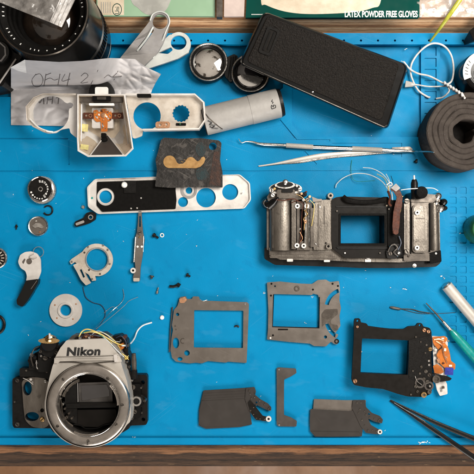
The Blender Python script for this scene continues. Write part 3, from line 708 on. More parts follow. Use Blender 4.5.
for x0_, x1_ in ((83.2, 93.6), (111.6, 123.2)):
    mb = MB(); mb.plate(rr(x0_, 112.6, x1_, 118.8, .7), 13.3, .5, [C((x0_+x1_)/2-2.2, 115.6, 1.1, 12)]); mb.build('flex_strip', 'flexd', t)
    mb = MB(); mb.torus((x0_+x1_)/2+2, 115.6, 13.6, 1.5, .35, 18, 6); mb.build('flex_pad', 'copper', t)
for x, y, m in ((99, 114.6, 'white'), (106.6, 116.6, 'white'), (95.4, 112.6, 'brass'), (103.6, 119.6, 'copper'), (110.4, 119.4, 'flexd'), (101.6, 111, 'flexd'), (106, 110.4, 'copper')):
    mb = MB(); mb.plate(rr(x-.9, y-.7, x+.9, y+.7, .3, random.uniform(0, 90)), 14.2, .9); mb.build('component', m, t, bevel=.15)
mb = MB()
for x, y, r_ in ((103.5, 115.2, 2.6),): mb.lathe(x, y, 14, [(r_, 13.3), (r_, 14.2), (r_-1, 14.5), (.02, 14.5)], 20)
mb.build('solder_blob', 'copper', t)
for x, y in ((97, 117.5), (109.5, 111), (108, 118.5), (99, 110.8), (103, 126)): screw(t, x, y, 14.2, .9, 'whitemetal')
mb = MB(); mb.lathe(104, 139.5, 14, [(3.2, 9), (3.2, 13), (2, 14.5), (.02, 14.8)], 18); mb.plate(rr(101, 133, 106, 138, 1), 13.5, 4); mb.build('rubber_plug', 'blackmatte', t)
mb = MB(); mb.plate(rr(79.5, 124, 88, 131.5, .4, 4), 18, .4); mb.build('yellow_tape', 'yellow', t)
mb = MB(); mb.plate(rr(80.5, 144.5, 88.5, 149.5, .4, 8), 25, .4); mb.build('yellow_tape', 'yellow', t)
# accessory shoe behind the hump
mb = MB(); mb.lathe(101, 92.5, HC, [(12.5, 12), (12.8, 20), (12, 22), (9, 22.6), (.02, 22.6)], 36); mb.build('shoe_base', 'black', t)
mb = MB(); mb.plate(rr(95, 87, 108, 95, 1.6), 25, 3); mb.build('shoe_block', 'white', t, bevel=.5)

# ================================================================== LOUPE
t = thing('folding_loupe', 'folding magnifier with two chrome-rimmed round mirrors joined by a black hinge', 'loupe', 228, 66, 0)
for cx, cy, g, nm in ((208.3, 62, 'mirror', 'round_mirror'), (250.5, 73, 'darkmirror', 'round_mirror')):
    mb = MB(); mb.lathe(cx, cy, 8, [(18.5, -3.6), (19.6, 0), (19.8, 6), (19.2, 8)], 56)
    rimo = mb.build('black_rim', 'black', t)
    mb = MB(); mb.lathe(cx, cy, 8, [(19.2, 7.6), (19, 8.4), (18.2, 8.8), (17.6, 8.2), (17.6, 7)], 56); mb.build('chrome_ring', 'steel', rimo)
    mb = MB(); mb.lathe(cx, cy, 8, [(17.6, 7.2), (16.4, 7.8), (15.2, 6.6), (15, 4.0)], 56); mb.build('inner_bezel', 'blackgloss', rimo)
    mb = MB(); mb.lathe(cx, cy, 8, [(15.2, 4.8), (13, 5.7), (11, 6.3), (9, 6.8), (6.5, 7.25), (4, 7.5), (2, 7.65), (.02, 7.7)], 48); mb.build(nm, g, rimo)
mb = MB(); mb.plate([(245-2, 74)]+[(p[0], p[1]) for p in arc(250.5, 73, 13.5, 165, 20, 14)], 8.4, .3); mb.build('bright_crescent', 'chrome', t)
mb = MB(); mb.plate(soft([(225, 58), (234, 54), (238, 56), (236, 80), (230, 82), (225, 76)], 1.5), 6.5, 6.4); mb.build('hinge', 'black', t, bevel=.5)
for i in range(3):
    mb = MB(); mb.tube([(228.5+i*2.6, 79+i*.4, 7), (231.5+i*2.2, 57-i*.5, 7)], .7, 8, curve=False); mb.build('hinge_pin', 'blackgloss', t)

# ================================================================== CAMERA BACK DOOR
def dl(x, y): return 24.5*max(0, (131-y))/99
t = thing('camera_back_door', 'black camera back door covered in grained leatherette with a small film window', 'camera back', 325, 70, 0)
outq = soft([(263.5, 11), (409, 65), (387.5, 130.5), (238.5, 64)], 7, 7)
def scl(pts, f, dx=0, dy=0):
    mx = sum(p[0] for p in pts)/len(pts); my = sum(p[1] for p in pts)/len(pts)
    return [(mx+(p[0]-mx)*f+dx, my+(p[1]-my)*f+dy) for p in pts]
mb = MB()
mb.loft([[(x, y, 0.2) for x, y in scl(outq, .985)], [(x, y, 4) for x, y in scl(outq, 1.0)], [(x, y, 17) for x, y in outq], [(x, y, 21) for x, y in scl(outq, .985)], [(x, y, 22) for x, y in scl(outq, .965)]])
mb.warp(dl).build('shell', 'blackgloss', t)
inq = soft([(267.5, 15.5), (399.5, 64), (381.5, 121), (246.5, 61.5)], 5, 6)
mb = MB(); mb.loft([[(x, y, 21.8) for x, y in inq], [(x, y, 22.8) for x, y in inq], [(x, y, 23.2) for x, y in scl(inq, .99)]]); mb.warp(dl).build('leatherette', 'leather', t)
mb = MB(); mb.tube([(243, 63.5, 21.6), (246, 65.5, 21.6), (384, 127, 21.8), (387, 125, 21.6)], .42, 8, curve=False); mb.warp(dl).build('edge_trim', 'cast', t)
mb = MB(); mb.lathe(312.5, 92.5, 22, [(.9, 21), (.9, 23.2), (.02, 23.4)], 14); mb.warp(dl).build('screw', 'chrome', t)
wf = rr(262.5, 27, 276, 55, 3, 21)
mb = MB(); mb.plate(wf, 24.6, 1.8, [rr(264.8, 29.3, 273.7, 52.7, 2, 21)]); wo = mb.warp(dl).build('film_window', 'black', t, bevel=.5)
mb = MB(); mb.plate(rr(264.8, 29.3, 273.7, 52.7, 2, 21), 23.6, .5); mb.warp(dl).build('window_foam', 'gate', wo)
mb = MB(); mb.plate(rr(266, 31.5, 267.6, 50.5, .5, 21), 24.4, .9); mb.plate(rr(270.5, 31.5, 272.1, 50.5, .5, 21), 24.4, .9); mb.warp(dl).build('window_rib', 'blackgloss', wo, bevel=.2)

# ================================================================== TAPED CANISTER
t = thing('film_canister', 'cylindrical canister wrapped in grey tape with handwritten letters, black end to the right', 'canister', 243, 112, 0)
R0 = 14.0; hc = R0-2.0
ax = Vector((279.5-204.5, 102.8-121.3)); 
def along(u): return (204.5+ax.x*u, 121.3+ax.y*u, hc)
mb = MB(); mb.tube([along(0), along(.02), along(.66), along(.985), along(1)], R0, 40, curve=False); mb.build('tape_wrap', 'tape', t, bevel=.3)
mb = MB(); mb.tube([along(.61), along(.985)], R0+.35, 40, curve=False); mb.build('tape_overlap', 'tape', t)
mb = MB(); mb.tube([along(.99), along(1.035)], [R0+.2, R0-.8], 40, curve=False); mb.build('end_cap', 'black', t)
mb = MB(); mb.tube([along(-.012), along(.01)], [R0-.8, R0-.2], 40, curve=False); mb.build('end_cap', 'black', t)
def onc(u, d):     # point on the canister's surface
    p = Vector(W(*along(u))); a = Vector(W(*along(1)))-Vector(W(*along(0))); a.normalize(); sd = Vector((a.y, -a.x, 0)); th = math.radians(d)
    return p+sd*(R0+.6)*math.sin(th)+Vector((0, 0, (R0+.6)*math.cos(th)))
def strokec(mb, pts, r=.35):
    P = [onc(u, d) for u, d in pts]
    for i in range(len(P)-1):
        d = (P[i+1]-P[i]).normalized(); s_ = d.cross(Vector((0, 0, 1))).normalized(); u_ = s_.cross(d); v = []
        for q in (P[i], P[i+1]):
            for j in range(6): a = j*math.pi/3; v.append(tuple(q+s_*r*math.cos(a)+u_*r*.5*math.sin(a)))
        mb.add(v, [(j, (j+1) % 6, (j+1) % 6+6, j+6) for j in range(6)]+[tuple(range(5, -1, -1)), tuple(range(6, 12))])
mb = MB()
strokec(mb, [(.87, 26), (.92, 24), (.925, 16), (.90, 12), (.895, 20), (.875, 11), (.865, 18), (.87, 26)])
strokec(mb, [(.89, 7), (.905, 2), (.885, -2), (.905, -8)])
mb.build('pen_writing', 'ink', t); mb = MB()
strokec(mb, [(.045, 10), (.09, 22), (.05, 26), (.12, 36), (.07, 42), (.15, 52)], .5)
strokec(mb, [(.05, 34), (.09, 46)], .5)
mb.build('pen_writing', 'ink', t)
mb = MB(); strokec(mb, [(.02, -30), (.06, 0), (.13, 30), (.2, 62)], .5); mb.build('tape_seam', 'castdark', t)

# ================================================================== BASE COVER
t = thing('camera_base_cover', 'long octagonal silver base cover with black inner sheet and round holes', 'camera cover', 168, 195, 0)
ol = soft([(87, 187), (95, 179), (160, 176.6), (240, 174.4), (250, 183), (251, 200), (244.5, 208.5), (98, 214), (88, 207)], 2)
hs = [C(105.6, 196.8, 6.4, 32), C(183, 202, 5, 28), C(206, 197.6, 9.8, 40), C(230.2, 192, 8, 34), C(189, 190.5, 3.4, 20)]
mb = MB(); mb.plate(ol, 2.2, 2.0, hs); mb.build('plate_sheet', 'whitemetal', t, bevel=.3)
mb = MB(); mb.loopsplate([ol, scl(ol, .985)], 4.4, 3.0); mb.build('raised_rim', 'whitemetal', t, bevel=.3)
mb = MB(); mb.plate(soft([(97, 181.8), (175, 179.4), (176.5, 181), (175.5, 190), (176.5, 200), (175.5, 209), (102, 211.8), (96.5, 205.5)], 1), 3.2, .95, [C(105.6, 196.8, 8.8, 32)]); mb.build('black_sheet', 'blackmatte', t, bevel=.2)
mb = MB(); mb.plate(rr(124, 180.6, 136, 193, .6), 4.4, 1.1); mb.build('black_pad', 'black', t, bevel=.3)
mb = MB(); mb.lathe(124.3, 184.8, 5, [(3, 3.1), (3, 6), (2, 7.6), (.02, 8)], 22); mb.build('white_stud', 'white', t)
mb = MB(); mb.lathe(189, 190.5, 3, [(8, 2.3), (8, 3.4), (5.8, 3.4), (5.6, 2.3)], 32); mb.build('grey_ring', 'greyp', t)
mb = MB(); mb.lathe(92, 198, 3, [(1, 2), (1, 2.8), (.02, 2.8)], 12); mb.build('blue_stud', 'teal', t)
for x, y in ((131, 208.4), (137, 208), (141, 198), (242, 193)): screw(t, x, y, 4.2, .8, 'whitemetal')

# scrap of leather on top
t = thing('leatherette_scrap', 'square scrap of cracked dark leatherette with a gold glue strip, lying on the base cover', 'leather scrap', 188, 163, 5)
def lz(x, y, u, v): return 8+.6*noise.noise(Vector((x*.2, y*.2, 5)))+1.2*noise.noise(Vector((x*.05, y*.05, 9)))
mb = MB(); mb.plate(soft([(158, 152), (161, 140), (164, 137.6), (180, 138.6), (200, 138), (219, 140.4), (221.5, 143), (220, 160), (222.5, 172), (222.6, 187.4), (190, 187), (171, 187.8), (155, 186.6), (157, 170), (155.5, 160)], 1), 8.6, 2.2, [C(212.8, 146.2, 3.9, 24)]); mb.build('leather_sheet', 'scrap', t, bevel=.5)
mb = MB(); mb.plate(soft(arc(169.6, 161.8, 6.3, 100, 335, 16)+[(177, 162.6), (179, 164), (183, 163.6), (185.4, 161.4)]+arc(190.8, 162, 5, 200, 330, 10)+[(197.4, 161.4), (200, 160.2), (201.4, 157.4), (204, 156.6), (205.4, 158.6), (204, 163), (200.6, 166.6), (196, 168.2), (180, 168)], .5), 9.2, .4); mb.build('gold_strip', 'gold', t, bevel=.15)
for x, y in ((181, 161.4), (184, 159.6)): mb = MB(); mb.tube([(x, y, 8.9), (x+2.2, y+.8, 8.9)], .3, 5); mb.build('glue_mark', 'gold', t)
for c in (C(201, 149.5, 5.5, 16, 7), C(202, 174, 6.5, 16, 7)):
    mb = MB(); mb.plate([(x+random.uniform(-.7, .7), y+random.uniform(-.7, .7)) for x, y in c], 8.85, .2); mb.build('teal_stain', 'scrapteal', t)
mb = MB(); mb.plate([(214, 152), (219, 151), (219, 160), (221, 172), (220.5, 186), (209, 185), (211, 170)], 8.85, .2); mb.build('red_stain', 'scrapred', t)

# ================================================================== SMALL PARTS, LEFT
t = thing('shutter_speed_dial', 'black shutter speed dial with white numbers and knurled chrome rim, upper of two dials', 'dial', 41, 189, 0)
kn = []
for i in range(120): r_ = 14.0 if i % 2 else 13.3; a = 2*math.pi*i/120; kn.append((41.8+r_*math.cos(a), 190+r_*math.sin(a)))
mb = MB(); mb.plate(kn, 5, 5); mb.build('knurled_rim', 'steel', t, bevel=.3)
mb = MB(); mb.lathe(40.4, 189, 6.5, [(13, 5), (12.8, 7), (12, 7.5), (11.6, 7.2)], 48); mb.build('chrome_ring', 'chrome', t)
mb = MB(); mb.lathe(40.4, 189, 6.5, [(12, 5), (11.8, 7.2), (.02, 7.2)], 48); mb.build('dial_face', 'black', t)
hollow(t, 40.4, 189, 8, 2.4, 1.6, 'steel')
for d, s_ in ((-95, '60'), (-75, '30'), (-56, '15'), (-38, '8'), (-19, '4'), (0, '2'), (20, '1'), (40, 'B'), (60, '125')):
    a = math.radians(d); big = 0.0 if d > -30 else 0.3; r_ = 6.4
    text(s_, 40.4+r_*math.cos(a)-.8*math.sin(a), 189+r_*math.sin(a)+.8*math.cos(a), 7.3, 2.3, 'whiteink', t, 'dial_number', ang=-d, sx=1.05 if len(s_) > 1 else 1.6, bold=.03)
for d in (80, 95, 110, 125, 142, 160):
    a = math.radians(d); mb = MB(); mb.plate(C(40.4+9.8*math.cos(a), 189+9.8*math.sin(a), .75 if d < 142 else 1.0, 8), 7.35, .2); mb.build('dial_dot', 'whiteink', t)
t = thing('rewind_dial', 'small steel dial with a brown face and a slotted centre, below the shutter speed dial', 'dial', 38, 226, 0)
mb = MB(); mb.lathe(38, 226, 3, [(9.8, 0), (10, 3), (9.4, 3.8), (8.6, 3.4)], 44); mb.build('rim', 'steel', t)
mb = MB(); mb.lathe(38, 226, 3, [(8.8, 2.8), (8.4, 3.5), (.02, 3.6)], 40); mb.build('face', 'plate', t)
mb = MB(); mb.plate(soft([(32, 226), (36, 223), (40, 223), (44, 227), (42, 228.5), (38, 227), (35, 228)], .8), 5, 1.5); mb.build('spring_clip', 'steel', t, bevel=.4)
screw(t, 36, 221, 4.4, .8, 'whitemetal'); screw(t, 39.5, 232, 4.4, .8, 'copper')
mb = MB(); mb.torus(48, 210.3, .9, 4.6, .8, 30, 8, -140, 150); tag(mb.build('retaining_ring', 'black'), 'thin dark open retaining ring between the two dials', 'ring')
mb = MB(); mb.lathe(16.5, 226.5, 1, [(1.2, 0), (1.2, 2), (.8, 2.4), (.02, 2.4)], 14); mb.tube([(16.5, 224.5, .9), (16.3, 229.5, .9)], .7, 8); tag(mb.build('machine_screw', 'black'), 'tiny black screw alone left of the small steel dial', 'screw', 'loose screws on the mat')
t = thing('lever_link', 'small black link lever with a silver end, touching the left end of the base cover', 'lever', 85, 220, 0)
mb = MB(); mb.plate(soft([(74, 225), (75, 221.5), (84, 217.5), (86, 213), (91, 211.5), (96, 214), (95.5, 219.5), (90, 223), (84, 225), (76, 227)], 1.3), 3.2, 3.1, [C(90.6, 217.2, 1.7, 18)]); mb.build('arm', 'black', t, bevel=.4)
mb = MB(); mb.plate(rr(75.5, 221.6, 84.5, 224.2, 1, -20), 3.9, .8); mb.build('silver_end', 'chrome', t, bevel=.3)
mb = MB(); mb.lathe(90.6, 217.2, 4, [(2.6, 3), (2.6, 4), (1.7, 4), (1.6, 3)], 22); mb.build('eyelet', 'steel', t)
t0 = MB(); t0.lathe(83, 207, 1.2, [(1.9, 0), (1.9, 1.2), (1.4, 1.8), (.02, 1.8)], 16); tag(t0.build('rivet', 'steel'), 'small round steel rivet just left of the base cover corner', 'rivet')
t = thing('film_advance_lever', 'pale metal film advance lever with a curved black plastic tip', 'lever', 29, 278, 0)
mb = MB(); mb.plate(soft([(18, 262), (20, 255), (25, 252), (31, 251.3), (37, 253.5), (40.6, 259), (41, 272), (37.5, 281), (26, 281.5), (27, 276), (25.5, 271), (20.5, 268)], 1.8), 5, 1.8, [C(29, 261.4, 3.0, 22)]); mb.build('arm', 'whitemetal', t, bevel=.4)
mb = MB(); mb.plate(soft([(26, 280.5), (38.4, 279), (38.2, 283), (33, 292), (27.5, 301), (22.5, 307), (17, 304.5), (16.5, 300), (22, 290)], 1.6), 7.4, 7.2); mb.build('black_tip', 'blackgloss', t, bevel=1.0, bseg=3)
mb = MB(); mb.tube([(37, 280.5, 7.8), (31, 289, 7.8)], .3, 6, curve=False); mb.build('tip_edge', 'steel', t)
mb = MB(); mb.plate(soft([(22, 262), (24.5, 258.5), (25.5, 259.5), (23.5, 264)], .5), 5.4, .6); mb.plate(C(29, 261.4, 3.0, 18), 4.1, .4); mb.build('pivot_mark', 'plate', t)
mb = MB(); mb.torus(38.5, 252, 3.6, 5.2, .4, 34, 6, -200, 90); mb.tube([(34, 254, 5.4), (29, 257, 5.6), (33, 259, 5.6), (37, 258, 5.5)], .35, 6); tag(mb.build('spring_wire', 'steel'), 'thin wire spring ring resting on the pale end of the advance lever', 'spring')
t = thing('film_speed_dial', 'black dial with pale tick marks and a silver rim, cut off by the left edge', 'dial', -4, 258, 0)
mb = MB(); mb.lathe(-4, 258, 4, [(10.6, 0), (10.8, 3.4), (10, 4.2), (9.2, 4)], 44); mb.build('rim', 'steel', t)
mb = MB(); mb.lathe(-4, 258, 4, [(9.4, 3.5), (9.2, 4.2), (.02, 4.2)], 44); mb.build('face', 'black', t)
mb = MB()
for d in range(0, 360, 24):
    a = math.radians(d); c, s_ = math.cos(a), math.sin(a)
    mb.plate([(-4+5*c-.4*s_, 258+5*s_+.4*c), (-4+8.2*c-.5*s_, 258+8.2*s_+.5*c), (-4+8.2*c+.5*s_, 258+8.2*s_-.5*c), (-4+5*c+.4*s_, 258+5*s_-.4*c)], 4.4, .2)
mb.build('tick_marks', 'cover', t)
mb = MB(); mb.torus(-5, 324.5, 1.6, 9.4, 1.5, 40, 10); tag(mb.build('rubber_ring', 'black'), 'black ring cut off by the left edge below the advance lever', 'ring')
t = thing('ring_bracket', 'gold-grey metal ring bracket with a folded foot, above the round white disc', 'bracket', 92, 262, 0)
orl = arc(96.5, 260, 16.4, -150, 80, 22)+[(95, 276), (96, 280.5), (92, 281), (89.5, 276)]+arc(96.5, 260, 16.6, 118, 150, 4)+[(75, 262), (71, 264.5), (69.5, 261.5), (71.5, 259)]
mb = MB(); mb.plate(soft(orl, .6), 3, 1.6, [C(97, 259.5, 10.8, 40)]); mb.build('ring_plate', 'cover', t, bevel=.3)
mb = MB(); mb.plate(soft([(73, 265), (79, 262.5), (84, 271), (88, 279), (91, 283), (86, 285.5), (81, 280), (77, 272)], 1), 5, 2.4, [soft([(79.5, 270), (81.5, 269), (85, 277), (83, 278)], .4)]); mb.build('folded_foot', 'cover', t, bevel=.4)
mb = MB(); mb.torus(97, 259.5, 3.2, 11.6, .45, 44, 6); mb.build('inner_ring', 'steel', t)
for x, y in ((89, 270), (100, 274), (84.4, 252.6)): mb = MB(); mb.plate(C(x, y, 1, 12), 3.25, .3); mb.build('pin_hole', 'castdark', t)
for x, y in ((71.6, 261.8), (107.5, 250), (109.5, 264), (103, 245.5), (92, 279), (88, 247)): screw(t, x, y, 3.7, 1.1, 'steel')
mb = MB(); mb.tube([(83, 287, .6), (84, 292, .8), (86.5, 298, 1), (93, 302.5, .8), (101, 305, .8), (105, 311, .8), (104.5, 318, 2), (100, 325, 10), (95, 331, 30), (90, 334, 36)], .36, 6); tag(mb.build('dark_wire', 'wired'), 'thin dark wire running from the ring bracket down to the silver camera front', 'wire')
mb = MB(); mb.tube([(92, 331, 38), (101, 322, 20), (112, 311, 6), (121, 303, 2), (124, 297, 1), (123, 289, .8)], .26, 6); tag(mb.build('hair_wire', 'steel'), 'hair-thin bare wire rising from the camera front and hooking upward', 'wire')
mb = MB(); mb.tube([(96, 329, 36), (110, 318, 10), (124, 306, 1), (129, 301, .6), (138, 297, .6)], .2, 6); mb.tube([(104, 313, 3), (112, 307, 3), (118, 309, 3)], .2, 6); tag(mb.build('hair_wire', 'greyp'), 'hair-thin wire fanning out farthest right above the camera front', 'wire')
t = thing('white_disc', 'round white washer disc with a small centre hole, above the camera front', 'disc', 66, 310, 0)
mb = MB(); mb.lathe(65.6, 310.3, 2, [(16, 0), (16.5, 1), (16.3, 1.8), (8.2, 2.2), (7.6, 3.2), (6.2, 3.2), (5.6, 2.6), (5.5, 0)], 56); mb.build('disc_body', 'whitemetal', t)
mb = MB()
for x, y in ((57, 318), (76, 304), (55, 305), (73, 319)): mb.lathe(x, y, 2, [(.8, 1.6), (.8, 2.3), (.02, 2.3)], 10)
mb.build('dimple', 'copper', t)

t = thing('release_linkage', 'narrow bronze linkage strip with pins hanging below the base cover', 'linkage', 138, 248, 0)
mb = MB(); mb.plate(soft([(138.6, 211), (141.5, 211), (142, 222), (143, 233), (144.5, 240), (142.5, 256), (140.5, 268), (140, 279), (139.5, 281.5), (133, 281), (133, 277), (135.5, 268), (134.5, 258), (134.5, 240), (137, 232), (138, 222)], .8), 3.6, 2.4, [rr(139.2, 216, 140.8, 227, .7)]); mb.build('strip', 'plate', t, bevel=.3)
mb = MB(); mb.tube([(135.5, 237, 4), (133.8, 262, 4)], .8, 8, curve=False); mb.tube([(143.5, 236, 4), (143, 252, 4)], .5, 8, curve=False); mb.build('spring_arm', 'steel', t)
for x, y in ((137.6, 246.6), (141.8, 246.6)):
    mb = MB(); mb.lathe(x, y, 4, [(1.1, 3.5), (1.1, 4.4), (.02, 4.6)], 14); mb.build('pin', 'white', t)
screw(t, 139.6, 232.5, 5.5, 2.2, 'cast'); hollow(t, 133, 270.5, 4.6, 2.8, 1.2, 'whitemetal', name='eyelet'); screw(t, 139.5, 237, 5, 1, 'brass')
mb = MB(); mb.plate(rr(133.4, 278, 139.4, 281.4, .8), 4.4, .8); mb.build('foot_pad', 'cover', t, bevel=.2)

def lscrew(x, y, dx, dy, r, m, label):
    mb = MB(); mb.tube([(x, y, r), (x+dx*.4, y+dy*.4, r)], r, 12, curve=False); mb.tube([(x+dx*.4, y+dy*.4, r), (x+dx, y+dy, r*.8)], r*.5, 10, curve=False)
    return tag(mb.build('machine_screw', m), label, 'screw', 'loose screws on the mat')
lscrew(153, 234.5, 5.5, 3.5, 2.1, 'black', 'black screw beside a small pale washer, right of the linkage strip')
lscrew(152, 275.5, -.6, 3, 2.3, 'castdark', 'short dark screw with its head up, right of the linkage foot')
lscrew(157, 293.5, 1.4, -6, 1.4, 'steel', 'slim bright steel screw standing nearest the small white bead')
lscrew(186.5, 274.5, 3.8, 2, 1.9, 'black', 'small black screw farthest right, above the curved black clip')
lscrew(265, 158, 3, 1, .01, 'black', 'x') if False else None
lscrew(415.5, 162.5, 1.6, -3.2, 1.8, 'black', 'tiny black screw between the steel probe and the camera body, near the foam roll')
mb = MB(); mb.torus(162, 235.2, .6, 1.7, .5, 20, 6); tag(mb.build('small_washer', 'white'), 'tiny pale washer beside the black screw right of the linkage', 'washer')
mb = MB(); mb.tube([(169.5, 286.4, 1.4), (174, 286.4, 1.5), (178, 285, 1.5)], 1.4, 10); mb.tube([(177, 284, 2), (180, 286, 2)], 2.0, 10, curve=False); tag(mb.build('black_clip', 'black'), 'small curved black clip just above the left brown steel plate', 'clip')
mb = MB(); mb.lathe(162, 317.5, 1, [(1.6, 0), (2.2, 1), (1.6, 2.2), (.02, 2.5)], 16); tag(mb.build('white_bead', 'white'), 'tiny round white bead left of the brown steel plate', 'bead')
# ================================================================== PROBES, TWEEZERS
t = thing('steel_probe', 'long steel hook probe with knurled grips, upper of two thin tools, reaching the foam roll', 'probe', 345, 148, 0)
def ax_(x): return 142.2+(x-250)*.048
mb = MB(); mb.tube([(238.5, 138.6, 3.6), (241.5, 142.6, 3.2), (246, 141.4, 3.6), (252, 141.8, 3.8), (258, 143.6, 4)], [.3, .45, .6, .9, 1.3], 10); mb.build('hook_tip', 'steel', t)
mb = MB(); mb.tube([(257, 143.4, 4), (264, 144.4, 4), (286, 145.4, 4)], [1.2, 1.7, 1.9], 14, curve=False); mb.build('shaft', 'steel', t)
def knurl(x0, y0, x1, y1, h, r, parent, m='satin'):
    mb = MB(); n_ = 26; P = []
    for i in range(n_*2):
        u = i/(n_*2-1); P.append((x0+(x1-x0)*u, y0+(y1-y0)*u, h))
    mb.tube(P, [r if (i//1) % 2 else r*.88 for i in range(n_*2)], 16, curve=False); return mb.build('knurled_grip', m, parent)
knurl(286, 145.4, 313, 147, 4, 2.6, t)
mb = MB(); mb.tube([(313, 147, 4), (352, 148.5, 4)], 2.15, 16, curve=False); mb.build('shaft', 'chrome', t)
knurl(352, 148.5, 382, 150, 4, 2.6, t)
mb = MB(); mb.tube([(382, 150, 4), (400, 151, 4), (415, 151.4, 5), (428, 151.6, 30), (434, 152.3, 44)], [2.2, 1.8, 1.1, .6, .3], 12); mb.build('needle_end', 'steel', t)
t = thing('steel_tweezers', 'slim steel tweezers lying crossed under the probe', 'tweezers', 330, 158, 0)
mb = MB(); mb.tube([(258.5, 166, 1.2), (275, 163.8, 1.6), (296, 160, 2), (320, 155.8, 2.2), (345, 153.4, 2), (372, 151.9, 1.4), (402, 150, .9)], [.5, .9, 1.9, 2.3, 1.9, 1.6, 1.2], 12, flat=.35); mb.build('upper_arm', 'satin', t)
mb = MB(); mb.tube([(259, 166.4, .6), (280, 163.6, .6), (300, 161.4, .8), (330, 156.6, .8), (365, 153.8, .7), (402, 150.6, .6)], [.4, .8, 1.7, 1.9, 1.5, 1.2], 12, flat=.3); mb.build('lower_arm', 'steel', t)
mb = MB(); mb.plate(soft([(392, 147.3), (410, 146.6), (413, 149.4), (409, 152.4), (392, 153)], 1), 2.2, 2); mb.build('joined_end', 'castdark', t, bevel=.4)
t = thing('black_tweezers', 'open black tweezers pointing up-left at the lower right corner', 'tweezers', 440, 425, 0)
mb = MB(); mb.tube([(390.5, 400, 2), (400, 405, 3), (418, 414, 5), (440, 424.5, 7), (480, 441, 8), (510, 452, 8)], [.7, 1, 1.6, 2.2, 2.7, 2.8], 12, flat=.45); mb.build('upper_arm', 'black', t)
mb = MB(); mb.tube([(390, 400.6, 1.6), (398, 406, 2.4), (412, 415, 3.6), (434, 430, 5), (474, 457.5, 6), (500, 476, 6)], [.7, 1, 1.6, 2.3, 2.7, 2.8], 12, flat=.45); mb.build('lower_arm', 'blackgloss', t)
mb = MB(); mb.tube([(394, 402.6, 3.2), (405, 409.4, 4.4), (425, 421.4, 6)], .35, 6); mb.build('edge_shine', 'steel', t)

t = thing('screwdriver', 'precision screwdriver with a teal handle and a dark blade, at the right edge', 'screwdriver', 455, 335, 0)
mb = MB(); mb.tube([(426, 303, 4), (436, 313.4, 4.4), (447, 326, 5), (453, 332.6, 5)], [.55, .9, 1.1, 1.3], 12, curve=False); mb.build('blade', 'castdark', t)
mb = MB(); mb.tube([(443, 321.4, 5), (452.5, 332, 5.2)], [1.5, 1.7], 14, curve=False); mb.build('collar', 'steel', t)
mb = MB(); mb.tube([(451, 330, 5.2), (455, 335, 5.6), (466, 347.4, 6), (480, 363, 6.4), (500, 386, 6.4)], [2.5, 4.0, 4.6, 5, 5], 18); mb.build('handle', 'teal', t)
t = thing('metal_tube', 'thick polished metal tube at the right edge above the screwdriver', 'tube', 462, 300, 0)
mb = MB(); mb.tube([(446.5, 285.5, 6), (448, 287.3, 6), (462, 304, 6), (476, 320.5, 6), (496, 344, 6)], 5.6, 32, curve=False); mb.build('tube_body', 'satin', t, bevel=.3)
mb = MB(); mb.tube([(445.6, 284.4, 6), (446.8, 285.8, 6)], [4.6, 5.4], 32, curve=False); mb.build('tube_end', 'steel', t)
mb = MB(); mb.tube([(390, 307, 1), (393, 307.6, 1.2), (399, 308.8, 1.2), (401, 308.9, .9)], [.8, 1.4, 1.3, .7], 10); b_ = mb
mb = MB(); mb.tube([(400, 308.8, 1), (412, 309.3, 1), (420, 311.5, 1.4), (430, 313, 1.4)], .45, 6); mb.tube([(400, 308.6, 1), (420, 313.5, .6), (440, 313.4, .6), (455, 312.6, .6)], .25, 6)
t = thing('wire_brush', 'short dark bristle with thin trailing wires, left of the screwdriver tip', 'wire', 394, 308, 0)
b_.build('bristle', 'plate', t); mb.build('wire_tail', 'castdark', t)
mb = MB(); mb.lathe(483, 229, 18, [(14, 0), (15, 3), (15, 22), (13, 26), (8, 28), (.02, 28)], 40); tag(mb.build('green_bottle', 'green'), 'dark green round bottle cap cut off by the right edge beside the pitted area', 'bottle')

# ================================================================== FOAM ROLL
t = thing('foam_roll', 'roll of dark grey foam strip standing on its side at the right edge', 'foam roll', 466, 123, 0)
FX, FY, FH = 465.5, 132.5, 30
k = k_(FH); X, Y, _ = W(FX, FY, FH)
mb = MB(); turns = 5.0; n_ = 380; r0, r1 = 9.0*k, 41*k
pitch = (r1-r0)/turns; thk = pitch*.87; v = []; f = []
for i in range(n_+1):
    u = i/n_; a = -u*turns*2*math.pi+0.4; r_ = r0+(r1-thk-r0)*u; wob = .35*math.sin(a*3.3)+.3*math.sin(a*7.1+2)
    c, s_ = math.cos(a), math.sin(a); ri_, ro_ = r_+wob, r_+thk+wob
    hz = FH+.5*math.sin(a*2.2)+u*.8; e = 1.0
    for rr_, z in ((ri_, -3.6), (ri_, hz-e), (ri_+e, hz), (ro_-e, hz), (ro_, hz-e), (ro_, -3.6)): v.append((X+rr_*c, Y+rr_*s_, z))
for i in range(n_):
    for j in range(6):
        jj = (j+1) % 6; f.append((i*6+j, i*6+jj, (i+1)*6+jj, (i+1)*6+j))
f.append(tuple(range(6))); f.append(tuple(n_*6+j for j in range(6))[::-1])
mb.add(v, f, False); mb.build('rolled_strip', 'foam', t, bevel=0)
mb = MB(); mb.plate(C(FX, FY, 36, 48), 0.7, .6); mb.build('hole_shade_disc', 'foamshade', t)  # dark disc painted in for the shade down the roll's hole
mb = MB()
for i in range(46):
    a = random.uniform(2, 5); r_ = random.uniform(13, 38); mb.ball(FX+r_*math.cos(a), FY+r_*math.sin(a), FH+1.3, random.uniform(.1, .26), 6)
mb.build('dust', 'greyp', t)['kind'] = 'stuff'
t = thing('wire_spool', 'black round spool with white printed label, at the right edge above the foam roll', 'spool', 480, 70, 0)
mb = MB(); mb.lathe(484, 72, 22, [(22, -3.6), (22, 14), (21, 18), (20, 22), (18.5, 23), (15, 22), (14, 16), (.02, 15)], 48); mb.build('spool_body', 'blackgloss', t)
